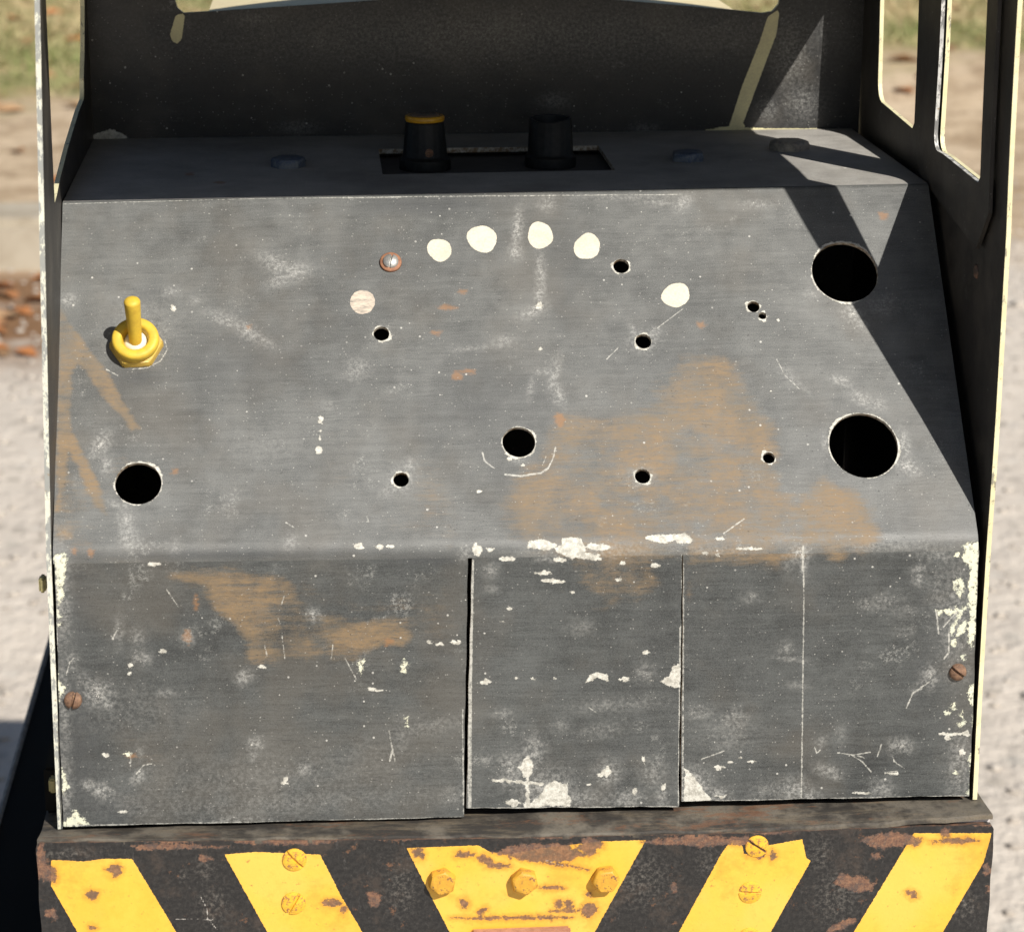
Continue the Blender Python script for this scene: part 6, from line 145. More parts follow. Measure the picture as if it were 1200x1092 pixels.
    sv=k.noise(k.scale(k.off(p,k.scale(k.noise(p,.02,2,.5,0,True),(30,30,30))),(.05,1.1,.5)),1,2,.5)
    sm=k.ss(k.math('ABSOLUTE',k.math('SUBTRACT',sv,.5)),.004,.0,0,1); sm=k.mul(sm,k.ss(k.noise(p,.06,3,.6),.5,.68))
    col=k.mix(k.mul(sm,.35*speck),col,(.4,.39,.36))
    if sheeted:
        wob=k.mul(k.math('SUBTRACT',k.noise(p,.8,6,.8),.5),.95)
        cr=k.ss(k.math('ADD',B[0],k.mul(wob,2.1)),.99,1.05); ccol=k.mix(k.ss(k.noise(p,.4,4,.7),.35,.7),(.78,.76,.58),(.6,.62,.5)); cr=k.mul(cr,k.ss(k.noise(p,.5,5,.8),.36,.46))
        col=k.mix(cr,col,ccol)
        wf=k.ss(k.math('ADD',A[0],wob),.99,1.03); wcol=k.mix(k.ss(k.noise(p,.45,6,.8),.40,.62),(.66,.645,.58),(.36,.345,.30))
        col=k.mix(wf,col,wcol)
        df=k.ss(k.math('ADD',C[0],k.mul(wob,.3)),.985,1.01); col=k.mix(df,col,k.mix(k.ss(k.math('ADD',k.mul(mid,.5),k.mul(fine,.5)),.4,.62),*dotcol))
        fd=k.mul(k.ss(k.math('ADD',C[1],k.mul(wob,.2)),.98,1.01),k.ss(k.noise(k.scale(p,(.25,.8,.5)),1,5,.75),.3,.62,.25,1.)); col=k.mix(fd,col,(.62,.52,.42))
        lf=k.ss(k.math('ADD',C[2],k.mul(wob,.35)),.985,1.03); col=k.mix(k.mul(lf,k.ss(nb,.36,.58,.12,.85)),col,(.55,.54,.49))
        paint=k.math('MAXIMUM',k.math('MAXIMUM',wf,df),cr); h=k.math('ADD',h,k.mul(paint,1.8)); ro=k.math('ADD',ro,k.mul(k.math('MAXIMUM',paint,tf),.22))
        ro=k.math('ADD',ro,k.mul(sc,.2))
    k.bump(h,.5,.00025)
    return k.done(col,ro,0,.5)
M_SHEET=worn_black('worn_black_paint')
M_FLAP=worn_black('worn_black_shaded_paint',base=(.022,.0245,.0255),light=(.108,.114,.112),streak=1.5,seed=1)  # same paint as the slope, its weaker sun and sheen put into darker colour
M_SHELF=worn_black('dusty_shelf_paint',base=(.20,.192,.178),light=(.52,.50,.465),streak=.5,rough=.6,seed=2)
M_WALL=worn_black('interior_black_paint',sheeted=False,base=(.015,.0135,.012),light=(.043,.038,.033),speck=.7,streak=.4,rough=.5,seed=3)
M_BACK=worn_black('cab_wall_black_paint',sheeted=True,base=(.006,.006,.0062),light=(.029,.029,.0305),speck=1.0,streak=.4,rough=.42,seed=4,dotcol=((.78,.72,.42),(.66,.6,.36)))
def cream(name,a=(.80,.74,.47),b=(.66,.6,.36),wear=(.17,.16,.14),amt=.42):
    k=NT(name); p=obj_mm(k); n=k.noise(p,.12,5,.7); m=k.noise(k.scale(p,(1,1,.35)),.35,5,.75)
    col=k.mix(k.ss(n,.35,.7),a,b); w=k.ss(m,1-amt,1.06-amt); col=k.mix(k.mul(w,.85),col,wear)
    col=k.mix(k.ss(k.noise(p,.6,4,.7),.62,.7,0,.7),col,(.3,.2,.1)); k.bump(m,.3,.0003)
    return k.done(col,.55)
M_CREAM=cream('cream_edge_paint'); M_CREAMW=cream('weathered_cream_edge',(.74,.73,.6),(.55,.56,.5),(.24,.25,.25),.52); M_BONNET=cream('cream_bonnet_paint',(.74,.64,.40),(.66,.56,.34),(.4,.36,.26),.22)
M_LINEREDGE=cream('grey_white_edge',(.62,.61,.58),(.4,.4,.39),(.12,.12,.12),.5)
def cutedge():
    k=NT('bare_cut_edge'); p=obj_mm(k); n=k.noise(p,.5,5,.7); col=k.mix(k.ss(n,.35,.62),(.66,.63,.55),(.24,.16,.09)); return k.done(col,.6)
M_CUT=cutedge()
def simple(name,a,b,sc=.4,rough=.5,metal=0.,bump=.2,spec=.5,c=None,cth=.6):
    k=NT(name); p=obj_mm(k); n=k.noise(p,sc,5,.7); col=k.mix(k.ss(n,.35,.68),a,b)
    if c: col=k.mix(k.ss(k.noise(k.off(p,(7.,3.,1.)),sc*2.2,5,.75),cth,cth+.06),col,c)
    k.bump(n,bump,.0003); return k.done(col,k.math('ADD',rough,k.mul(k.math('SUBTRACT',n,.5),.3)),metal,spec)
M_YELLOW=simple('yellow_toggle_plastic',(.68,.47,.045),(.58,.38,.04),.35,.55,0,.12,c=(.45,.27,.05),cth=.66)
M_NUT=simple('dull_ochre_nut',(.56,.38,.06),(.46,.3,.06),.4,.5,.0,.2,c=(.3,.2,.1),cth=.6)
M_CLAY=simple('pale_sealing_boot',(.72,.69,.6),(.6,.56,.46),.8,.7)
M_RUST=simple('rusty_steel',(.25,.145,.09),(.13,.075,.05),.6,.75,.2,.6,c=(.42,.26,.14),cth=.58)
M_RUSTW=simple('copper_rust_washer',(.36,.17,.09),(.22,.1,.06),.8,.7,.1,.5)
M_STEEL=simple('dull_screw_steel',(.55,.54,.51),(.38,.37,.35),.9,.4,.6,.3,c=(.3,.2,.14),cth=.64)
M_KNOB=simple('black_knob_plastic',(.006,.006,.006),(.016,.016,.016),.5,.5,0,.15,.3)
M_KCAP=simple('amber_knob_cap',(.62,.34,.015),(.5,.24,.01),.4,.35)
M_KDISC=simple('dusty_knob_top',(.28,.18,.10),(.16,.11,.08),.5,.6)
M_BLUE=simple('blue_grey_bolt_paint',(.06,.085,.14),(.16,.175,.19),.5,.5,.1,.3,c=(.22,.22,.2),cth=.6)
M_BOLTTAN=simple('dusty_bolt',(.42,.36,.28),(.2,.18,.16),.5,.6)
M_DARK=simple('black_chassis_paint',(.006,.006,.0055),(.010,.0095,.009),.05,.8,0,.2,.12)
M_GREYLIP=simple('lip_highlight_grey',(.30,.29,.27),(.16,.15,.14),.2,.5)  # lighter grey paints in the highlight line along the board edge
M_ROOF=simple('roof_black_paint',(.02,.02,.02),(.03,.03,.03),.05,.5)
M_TAB=simple('olive_brass_tab',(.35,.31,.14),(.22,.2,.1),.3,.5,.2)
def m_ledge():
    k=NT('grimy_ledge_paint'); p=obj_mm(k); n=k.noise(k.scale(p,(.05,.3,.3)),1,6,.75); m=k.noise(p,.05,4,.65); g=k.noise(p,1.2,5,.7)
    col=k.mix(k.ss(m,.42,.62),(.036,.032,.028),(.15,.132,.106)); col=k.mix(k.ss(n,.45,.7,0,.7),col,(.18,.145,.10)); col=k.mix(k.ss(g,.5,.7,0,.55),col,(.05,.042,.036))
    col=k.mix(k.ss(k.noise(k.scale(p,(.04,.14,.14)),1,6,.8),.54,.64,0,.6),col,(.18,.085,.045)); k.bump(g,.4,.0004); return k.done(col,.62)
M_LEDGE=m_ledge()
def m_beam():
    k=NT('hazard_striped_beam_paint'); p=k.attr('sheet').outputs['Vector']; A=k.sep(k.attr('fa').outputs['Color']); B=k.sep(k.attr('fb').outputs['Color'])
    n=k.noise(p,.06,5,.7); g=k.noise(p,.7,5,.75); st=k.noise(k.scale(p,(.12,.9,.5)),1,5,.75); big=k.noise(p,.03,3,.6)
    blk=k.mix(k.ss(g,.35,.75),(.012,.012,.013),(.036,.034,.033)); sc=k.noise(k.scale(k.off(p,k.scale(k.noise(p,.1,2,.5,0,True),(6,6,6))),(1.,.3,.5)),1,4,.8)
    blk=k.mix(k.ss(sc,.56,.76,0,.28),blk,(.19,.18,.17)); blk=k.mix(k.mul(A[2],k.ss(g,.45,.7)),blk,(.27,.25,.22)); blk=k.mix(k.ss(k.noise(p,.07,6,.75),.5,.68,0,.35),blk,(.10,.072,.055)); blk=k.mix(k.ss(k.noise(k.off(p,(9.,3.,1.)),.16,6,.78),.6,.68,0,.7),blk,(.19,.095,.052))
    yel=k.mix(k.ss(n,.35,.7),(.85,.49,.06),(.78,.42,.04)); yel=k.mix(k.ss(big,.4,.65,0,.5),yel,(.87,.57,.13)); yel=k.mix(k.ss(st,.6,.75,0,.4),yel,(.6,.3,.04)); yel=k.mix(k.ss(k.noise(p,.035,5,.75),.5,.66,0,.5),yel,(.60,.29,.035)); yel=k.mix(k.ss(k.noise(p,.45,6,.8),.60,.66,0,.75),yel,(.3,.13,.05)); yel=k.mix(k.ss(k.noise(p,1.6,4,.7),.68,.73,0,.5),yel,(.2,.1,.05))
    wob=k.mul(k.math('SUBTRACT',g,.5),.34); sf=k.ss(k.math('ADD',A[0],wob),.985,1.015); col=k.mix(sf,blk,yel)
    rn=k.math('ADD',B[1],k.mul(k.math('SUBTRACT',k.noise(p,.6,7,.85),.5),1.9)); rf=k.mul(k.ss(rn,.92,1.05),k.ss(B[1],.25,.5)); rc=k.mix(k.ss(g,.35,.68),(.12,.062,.045),(.29,.15,.085)); rc=k.mix(k.ss(k.noise(p,.22,5,.75),.45,.62,0,.85),rc,(.085,.062,.055)); rc=k.mix(k.ss(k.noise(p,1.7,4,.7),.55,.7,0,.7),rc,(.3,.22,.15))
    halo=k.mul(k.ss(rn,.3,.95),k.ss(B[1],.1,.4)); col=k.mix(k.mul(halo,.6,sf),col,(.62,.27,.03)); col=k.mix(k.mul(rf,.92),col,rc)
    wl=k.ss(k.math('ADD',A[1],k.mul(wob,.8)),.985,1.03); col=k.mix(k.mul(wl,.7),col,(.55,.52,.48))
    h=k.math('ADD',k.mul(g,.5),k.mul(sf,.6)); h=k.math('SUBTRACT',h,k.mul(rf,.7)); k.bump(h,.5,.00035)
    return k.done(col,k.math('ADD',.48,k.mul(rf,.3)))
M_BEAM=m_beam()
M_BEAMBLK=simple('beam_edge_rust',(.05,.042,.038),(.17,.09,.055),.25,.65,0,.4,c=(.3,.2,.13),cth=.6)
M_YBOLT=simple('yellow_painted_bolt',(.70,.38,.04),(.52,.26,.035),.25,.5,0,.4,c=(.17,.08,.05),cth=.57)
M_YSCREW=simple('yellow_painted_screw',(.82,.48,.04),(.74,.40,.03),.3,.5,0,.35,c=(.36,.17,.06),cth=.52)
M_PINK=simple('faded_pink_rust_plate',(.48,.25,.16),(.36,.17,.1),.3,.7,0,.4)
# ------------------------------------------------------------------ geometry helpers
# console sheet: u = metres across, v = metres along the bent sheet (0 at the lower fold, + up the slope)
SL=0.1318
PROF={ 'L':[(-.1512,-.0020,-.0985),(-.1491,0,.0015),(-.1498,.0892,.0970),(-.1503,.2153,.0977)],
       'R':[( .1526,-.0020,-.1016),( .1504,0,-.0016),( .1502,.0892,.0997),(.1502,.2153,.0988)]}
def sheet(u,v):
    """points on the folded console sheet (u, v arrays in metres)"""
    u=np.asarray(u,float); v=np.asarray(v,float); out=[]
    for k in 'LR':
        B,M,T,K=[np.array(p) for p in PROF[k]]
        lo=(M-B)/np.linalg.norm(M-B); sl=(T-M)/SL; sh=(K-T)/np.linalg.norm(K-T)
        P=np.where((v<0)[...,None],M+v[...,None]*lo,np.where((v<SL)[...,None],M+v[...,None]*sl,T+(v-SL)[...,None]*sh))
        for C,vc,d,i,o in ((M,0,.0035,lo,sl),(T,SL,.0011,sl,sh)):
            t=np.clip((v-vc+d)/(2*d),0,1)[...,None]
            A_=C-d*i; B_=C+d*o
            bz=(1-t)**2*A_+2*t*(1-t)*C+t*t*B_
            P=np.where((np.abs(v-vc)<d)[...,None],bz,P)
        out.append(P)
    a=((u+.15)/.30)[...,None]
    return out[0]*(1-a)+out[1]*a

def link(name,me,parent=None,mats=(),label=None,smooth=True):
    o=bpy.data.objects.new(name,me); COL.objects.link(o)
    for m in mats: me.materials.append(m)
    if parent is not None: o.parent=parent
    if label: o['label']=label
    if smooth and len(me.polygons): me.polygons.foreach_set('use_smooth',np.ones(len(me.polygons),bool))
    return o
def mesh_np(name,V,F,mi=None):
    """V (n,3); F list/array of faces"""
    me=bpy.data.meshes.new(name); V=np.asarray(V,np.float32)
    if isinstance(F,np.ndarray):
        n,kk=F.shape; me.vertices.add(len(V)); me.vertices.foreach_set('co',V.ravel()); me.loops.add(n*kk); me.loops.foreach_set('vertex_index',F.astype(np.int32).ravel())
        me.polygons.add(n); me.polygons.foreach_set('loop_start',np.arange(0,n*kk,kk,dtype=np.int32)); me.update(calc_edges=True)
    else: me.from_pydata(V.tolist(),[],[list(map(int,f)) for f in F])
    if mi is not None: me.polygons.foreach_set('material_index',np.asarray(mi,np.int32))
    me.update(); return me
def pip(px,py,P):
    ins=np.zeros(px.shape,bool); n=len(P)
    for i in range(n):
        x0,y0=P[i]; x1,y1=P[(i+1)%n]
        c=((y0>py)!=(y1>py)); 
        with np.errstate(divide='ignore',invalid='ignore'): ins^=c&(px<(x1-x0)*(py-y0)/(y1-y0+1e-30)+x0)
    return ins
def segd(px,py,P,closed=True):
    d=np.full(px.shape,1e9); n=len(P)
    for i in range(n if closed else n-1):
        x0,y0=P[i]; x1,y1=P[(i+1)%n]; dx,dy=x1-x0,y1-y0; L2=dx*dx+dy*dy+1e-12
        t=np.clip(((px-x0)*dx+(py-y0)*dy)/L2,0,1); d=np.minimum(d,np.hypot(px-x0-t*dx,py-y0-t*dy))
    return d
def fld_poly(a,X,Y,polys):          # a: 1 at the outline, falls to 0 three mm outside
    for P in polys:
        P=np.array(P); m=(X>P[:,0].min()-3)&(X<P[:,0].max()+3)&(Y>P[:,1].min()-3)&(Y<P[:,1].max()+3)
        if m.any():
            x,y=X[m],Y[m]; d=segd(x,y,P); d=np.where(pip(x,y,P),d,-d); a[m]=np.maximum(a[m],np.clip(1+d/3,0,2))
def fld_line(a,X,Y,lines):
    for wd,P in lines:
        P=np.array(P); m=(X>P[:,0].min()-3)&(X<P[:,0].max()+3)&(Y>P[:,1].min()-3)&(Y<P[:,1].max()+3)
        if m.any(): a[m]=np.maximum(a[m],np.clip(1+(wd/2-segd(X[m],Y[m],P,False))/3,0,2))
def fld_ell(a,X,Y,els):
    for cx,cy,rx,ry,an,st in els:
        R=2.2*max(rx,ry); m=(abs(X-cx)<R)&(abs(Y-cy)<R)
        if m.any():
            x,y=X[m]-cx,Y[m]-cy; c,s=math.cos(math.radians(an)),math.sin(math.radians(an)); q=((x*c+y*s)/max(rx,.2))**2+((-x*s+y*c)/max(ry,.2))**2
            a[m]=np.maximum(a[m],st*np.exp(-q*.8))
def fld_soft(a,X,Y,ts):
    for so,st,P in ts:
        so=so*2.3
        P=np.array(P); g=so+1; m=(X>P[:,0].min()-g)&(X<P[:,0].max()+g)&(Y>P[:,1].min()-g)&(Y<P[:,1].max()+g)
        if m.any():
            x,y=X[m],Y[m]; d=segd(x,y,P); d=np.where(pip(x,y,P),d,-d); t=np.clip((d+so)/(2*so),0,1); t=t*t*(3-2*t); a[m]=np.minimum(1,a[m]+st*t*(1-.5*a[m]))
def store(me,X,Y,**ch):
    n=len(me.vertices); s=me.attributes.new('sheet','FLOAT_VECTOR','POINT'); s.data.foreach_set('vector',np.stack([X,Y,0*X],1).astype(np.float32).ravel())
    for name in('fa','fb','fc'):
        c=np.zeros((n,4),np.float32); c[:,3]=1
        for i,kx in enumerate('rgb'):
            if name+kx in ch: c[:,i]=ch[name+kx]
        a=me.attributes.new(name,'FLOAT_COLOR','POINT'); a.data.foreach_set('color',c.ravel())
def console_fields(me,X,Y):
    z=lambda:np.zeros(len(X)); fa_r,fa_g,fa_b,fb_r,fb_g,fb_b,fc_r,fc_g=[z() for _ in range(8)]
    fld_poly(fa_r,X,Y,FT['W']); fc_b=z(); fld_line(fc_b,X,Y,FT['L']); fld_soft(fa_g,X,Y,FT['T']); fld_ell(fa_b,X,Y,FT['S']); fld_poly(fb_r,X,Y,FT['C']); fld_poly(fb_g,X,Y,FT['R']); fld_ell(fb_b,X,Y,FT['K']); fld_poly(fc_r,X,Y,FT['DOT']); fld_poly(fc_g,X,Y,FT['FADEDOT'])
    rg=np.random.default_rng(5)
    for hx,hy,hr in FT['HOLE']:      # chipped paint ring round each drilled hole
        d=np.hypot(X-hx,Y-hy); m=d<hr+4; an=np.arctan2(Y[m]-hy,X[m]-hx); ph=rg.uniform(0,6.28,4)
        wd=.38+.8*np.clip(.35*np.sin(an+ph[0])+.4*np.sin(2*an+ph[1])+.3*np.sin(5*an+ph[2]),-.5,1)
        fa_r[m]=np.maximum(fa_r[m],np.clip(1+(wd-(d[m]-hr))/3,0,2))
    store(me,X,Y,far=fa_r,fag=fa_g,fab=fa_b,fbr=fb_r,fbg=fb_g,fbb=fb_b,fcr=fc_r,fcg=fc_g,fcb=fc_b)
def grid_part(name,us,vs,warp,pos,thick,parent,mats,fields,circles=(),rect=None,label=None,rag=0.):
    """sheet-metal part: a grid in (u,v) mm with drilled holes, a rim of real thickness and a back"""
    U,V=np.meshgrid(us,vs); nv,nu=U.shape; U=U.ravel().copy(); V=V.ravel().copy(); st=min(us[1]-us[0],vs[1]-vs[0])
    U,V=warp(U,V)
    idx=np.arange(nu*nv).reshape(nv,nu); Q=np.stack([idx[:-1,:-1],idx[:-1,1:],idx[1:,1:],idx[1:,:-1]],-1).reshape(-1,4)
    dead=np.zeros(nu*nv,bool)
    for hx,hy,hr in circles:
        d=np.hypot(U-hx,V-hy); near=abs(d-hr)<.62*st; f=hr/np.maximum(d[near],1e-9); U[near]=hx+(U[near]-hx)*f; V[near]=hy+(V[near]-hy)*f; dead|=(d<hr)&~near
    keep=~dead[Q].any(1)
    if rect:
        cu,cv=U[Q].mean(1),V[Q].mean(1); keep&=~((cu>rect[0])&(cu<rect[1])&(cv>rect[2])&(cv<rect[3]))
    Q=Q[keep]
    used=np.zeros(nu*nv,bool); used[Q]=True; re=np.cumsum(used)-1; Q=re[Q]; U,V=U[used],V[used]; n=len(U)
    P=pos(U,V); e=1e-4
    du=pos(U+.05,V)-pos(U-.05,V); dv=pos(U,V+.05)-pos(U,V-.05); N=np.cross(du,dv); N/=np.linalg.norm(N,axis=1)[:,None]
    E=np.concatenate([Q[:,[0,1]],Q[:,[1,2]],Q[:,[2,3]],Q[:,[3,0]]]); key=np.sort(E,1); kk=key[:,0].astype(np.int64)*n+key[:,1]; _,inv,cnt=np.unique(kk,return_inverse=True,return_counts=True); BE=E[cnt[inv]==1]
    # duplicate rim vertices so the rim shades separately
    bv=np.unique(BE); mp=np.full(n,-1); mp[bv]=np.arange(len(bv)); a=n+mp; b=n+len(bv)+mp
    Vt=np.concatenate([P,P[bv],P[bv]-thick*N[bv]]); RF=np.stack([a[BE[:,1]],a[BE[:,0]],b[BE[:,0]],b[BE[:,1]]],1)
    F=np.concatenate([Q,RF]); mi=np.r_[np.zeros(len(Q)),np.ones(len(RF))]
    me=mesh_np(name,Vt,F,mi); X=np.r_[U,U[bv],U[bv]]; Y=np.r_[V,V[bv],V[bv]]
    fields(me,X,Y); return link(name,me,parent,mats,label)
def plate(name,outline,holes,pos,thick,parent,mats,fill=0.,fields=None,label=None,matside=1,matback=0,matout=None):
    """flat plate cut from sheet: outline/holes are polygons in mm (a,b); pos(a,b,depth)"""
    polys=[outline]+holes; vs=[];es=[]
    def dens(P):
        o=[]
        for i in range(len(P)):
            p,q=np.array(P[i],float),np.array(P[(i+1)%len(P)],float); k=max(1,int(np.linalg.norm(q-p)/(fill or 6.)))
            o+= [tuple(p+(q-p)*j/k) for j in range(k)]
        return o
    polys=[dens(P) for P in polys]
    for P in polys:
        b=len(vs); vs+=P; es+=[(b+i,b+(i+1)%len(P)) for i in range(len(P))]
    if fill:
        A=np.array(polys[0]); gx,gy=np.meshgrid(np.arange(A[:,0].min(),A[:,0].max(),fill),np.arange(A[:,1].min(),A[:,1].max(),fill)); gx=gx.ravel()+.1;gy=gy.ravel()+.13
        m=pip(gx,gy,A)
        for P in polys: m&=segd(gx,gy,np.array(P))>fill*.5
        for h in polys[1:]: m&=~pip(gx,gy,np.array(h))
        vs+=list(zip(gx[m],gy[m]))
    r=delaunay_2d_cdt([Vector((float(a),float(b))) for a,b in vs],es,[],0,1e-6)
    W=np.array([tuple(v) for v in r[0]]); T=np.array([tuple(f) for f in r[2]]); c=W[T].mean(1); m=pip(c[:,0],c[:,1],np.array(polys[0]))
    for h in polys[1:]: m&=~pip(c[:,0],c[:,1],np.array(h))
    T=T[m]; n=len(W); f0=pos(W[:,0],W[:,1],0.); f1=pos(W[:,0],W[:,1],thick)
    E=np.concatenate([T[:,[0,1]],T[:,[1,2]],T[:,[2,0]]]); key=np.sort(E,1); kk=key[:,0].astype(np.int64)*n+key[:,1]; _,inv,cnt=np.unique(kk,return_inverse=True,return_counts=True); BE=E[cnt[inv]==1]
    Vt=np.concatenate([f0,f1,f0,f1]); F=[tuple(t) for t in T]+[tuple(t[::-1]+n) for t in T]+[(b+2*n,a+2*n,a+3*n,b+3*n) for a,b in BE]
    nout=len(polys[0]); mi=[0]*len(T)+[matback]*len(T)+[(matout if matout is not None and a<nout and b<nout else matside) for a,b in BE]; me=mesh_np(name,Vt,F,mi)
    # loose duplicates away
    if fields: fields(me,np.tile(W[:,0],4),np.tile(W[:,1],4))
    bm=bmesh.new(); bm.from_mesh(me); bmesh.ops.delete(bm,geom=[v for v in bm.verts if not v.link_faces],context='VERTS'); bmesh.ops.recalc_face_normals(bm,faces=bm.faces) if False else None; bm.to_mesh(me); bm.free()
    return link(name,me,parent,mats,label,smooth=False)
def lathe(prof,seg=40,M=None):
    """profile [(r,z)] -> verts, faces"""
    V=[];F=[]; k=len(prof)
    for r,z in prof:
        for j in range(seg):
            a=2*math.pi*j/seg; V.append((r*math.cos(a),r*math.sin(a),z))
    for i in range(k-1):
        for j in range(seg): F.append((i*seg+j,i*seg+(j+1)%seg,(i+1)*seg+(j+1)%seg,(i+1)*seg+j))
    F.append(tuple(range(seg))[::-1]); F.append(tuple((k-1)*seg+j for j in range(seg))); return V,F
def lathe_obj(name,prof,mat,parent,M,seg=40,label=None,smooth_angle=40):
    V,F=lathe(prof,seg); me=mesh_np(name,V,F); o=link(name,me,parent,[mat],label); o.matrix_basis=M; autosmooth(me,smooth_angle); return o
def autosmooth(me,deg=35):
    bm=bmesh.new(); bm.from_mesh(me)
    for e in bm.edges:
        if len(e.link_faces)==2 and e.calc_face_angle(0)>math.radians(deg): e.smooth=False
    for f in bm.faces: f.smooth=True
    bm.to_mesh(me); bm.free()
def hexmesh(name,r,h,ch=.12,rot=0.,j=0.,seed=0):
    rg=random.Random(seed); bm=bmesh.new(); rings=[]
    for rr,z in ((r,0),(r,h*.72),(r*(1-ch),h),(r*.5,h*1.02)):
        rings.append([bm.verts.new((rr*(1+rg.uniform(-j,j))*math.cos(rot+math.pi*k/3),rr*(1+rg.uniform(-j,j))*math.sin(rot+math.pi*k/3),z)) for k in range(6)])
    for a,b in zip(rings,rings[1:]):
        for k in range(6): bm.faces.new((a[k],a[(k+1)%6],b[(k+1)%6],b[k]))
    bm.faces.new(rings[-1]); bmesh.ops.bevel(bm,geom=[e for e in bm.edges],offset=r*.05,segments=2,affect='EDGES')
    me=bpy.data.meshes.new(name); bm.to_mesh(me); bm.free(); autosmooth(me,50); return me
def slotmesh(name,r,h,slot_w,slot_d,ang=0.,n=44):
    """domed slotted screw head"""
    t=np.linspace(-1,1,n); X,Y=np.meshgrid(t,t); x=X*np.sqrt(1-Y*Y/2)*r; y=Y*np.sqrt(1-X*X/2)*r; d=np.hypot(x,y)/r
    z=h*np.sqrt(np.clip(1-d**2*.86,0,1)); z[d>.985]=0; ca,sa=math.cos(ang),math.sin(ang); s=np.abs(-x*sa+y*ca); z=np.where(s<slot_w/2,np.maximum(z-slot_d,0),z)
    idx=np.arange(n*n).reshape(n,n); Q=np.stack([idx[:-1,:-1],idx[:-1,1:],idx[1:,1:],idx[1:,:-1]],-1).reshape(-1,4)
    me=mesh_np(name,np.stack([x.ravel(),y.ravel(),z.ravel()],1),Q); autosmooth(me,38); return me
def frame(P,N,up=(0,0,1)):
    N=Vector(N).normalized(); X=Vector(up).cross(N).normalized(); Y=N.cross(X); return Matrix(((X.x,Y.x,N.x,P[0]),(X.y,Y.y,N.y,P[1]),(X.z,Y.z,N.z,P[2]),(0,0,0,1)))
def sheet_frame(u,v,lift=0.):
    u,v=u/1000,v/1000; f=lambda a,b:sheet(np.array([a]),np.array([b]))[0]
    P=f(u,v); N=np.cross(f(u+1e-3,v)-f(u-1e-3,v),f(u,v+1e-3)-f(u,v-1e-3)); N/=np.linalg.norm(N); return frame(P+N*lift,N)
def boxmesh(name,lo,hi,bev=.001,taper=None):
    bm=bmesh.new(); bmesh.ops.create_cube(bm,size=1)
    for v in bm.verts: v.co=Vector([(lo[i]+hi[i])/2+v.co[i]*(hi[i]-lo[i]) for i in range(3)])
    if taper:
        for v in bm.verts: v.co=Vector(taper(*v.co))
    if bev: bmesh.ops.bevel(bm,geom=list(bm.edges),offset=bev,segments=2,affect='EDGES')
    me=bpy.data.meshes.new(name); bm.to_mesh(me); bm.free(); autosmooth(me,40); return me
def empty(name,loc,label,cat,group=None):
    o=bpy.data.objects.new(name,None); COL.objects.link(o); o.location=loc; o['label']=label; o['category']=cat
    if group: o['group']=group
    return o
GZ=-.60
# ------------------------------------------------------------------ ground
def m_ground():
    k=NT('ground_gravel_dirt_grass'); tc=k.n('ShaderNodeTexCoord'); p=tc.outputs['Object']; s=k.n('ShaderNodeSeparateXYZ'); k.put(p,s.inputs[0])
    n=k.noise(p,1.2,5,.65); f=k.noise(p,14,5,.7); f2=k.noise(p,60,4,.7); peb=k.vor(p,38); pc=k.sep(k.vor(p,38,'F1',1))
    grav=k.mix(k.ss(f,.3,.7),(.63,.565,.49),(.51,.455,.395)); grav=k.mix(k.ss(f2,.4,.7,0,.5),grav,(.66,.60,.53)); grav=k.mix(k.mul(k.ss(peb,.5,.2),k.ss(pc[0],.6,.75),.6),grav,(.3,.27,.23)); grav=k.mix(k.mul(k.ss(peb,.5,.2),k.ss(pc[1],.8,.9),.5),grav,(.62,.58,.52))
    dirt=k.mix(k.ss(k.noise(p,5,5,.7),.35,.65),(.58,.46,.325),(.36,.265,.17)); dirt=k.mix(k.ss(k.noise(p,24,4,.7),.5,.7,0,.6),dirt,(.2,.13,.08))
    gr=k.mix(k.ss(k.noise(p,2.4,6,.75),.42,.58),(.46,.37,.20),(.24,.235,.10)); gr=k.mix(k.ss(k.noise(p,11,5,.7),.5,.66,0,.7),gr,(.3,.18,.10))
    y=k.math('ADD',s.outputs[1],k.mul(k.math('SUBTRACT',n,.5),2.2)); col=k.mix(k.ss(y,3.0,3.5),grav,dirt); col=k.mix(k.ss(y,4.7,5.2),col,gr)
    lit=k.mul(k.ss(s.outputs[0],-.25,-.4),k.ss(s.outputs[1],2.35,2.7),k.ss(s.outputs[1],3.2,3.05)); col=k.mix(k.mul(lit,k.ss(k.noise(p,9,5,.75),.3,.5,.35,1.)),col,(.22,.125,.065))
    k.bump(k.math('ADD',f,k.mul(f2,.5)),.6,.02); return k.done(col,.9,0,.2)
gx=np.concatenate([np.linspace(-80,-4,20),np.linspace(-3.9,5,90),np.linspace(5.2,80,20)]); gy=np.concatenate([np.linspace(-60,-1,15),np.linspace(-.9,9,100),np.linspace(9.3,160,24)])
X,Y=np.meshgrid(gx,gy); Z=GZ+.012*np.sin(X*2.1+Y*1.3)*np.sin(Y*.9)*(Y>1.5)+.10*np.exp(-((Y-4.9-.15*np.sin(X*2))/.5)**2)*(1/(1+np.exp(-(X-.7)*5)))+.03*np.clip(Y-5,0,2)
idx=np.arange(X.size).reshape(X.shape); Q=np.stack([idx[:-1,:-1],idx[:-1,1:],idx[1:,1:],idx[1:,:-1]],-1).reshape(-1,4)
gnd=link('ground',mesh_np('ground',np.stack([X.ravel(),Y.ravel(),Z.ravel()],1),Q),None,[m_ground()]); gnd['kind']='structure'
def gz(x,y): return GZ+.012*np.sin(x*2.1+y*1.3)*np.sin(y*.9)*(y>1.5)+.10*np.exp(-((y-4.9-.15*np.sin(x*2))/.5)**2)*(1/(1+np.exp(-(x-.7)*5)))+.03*np.clip(y-5,0,2)
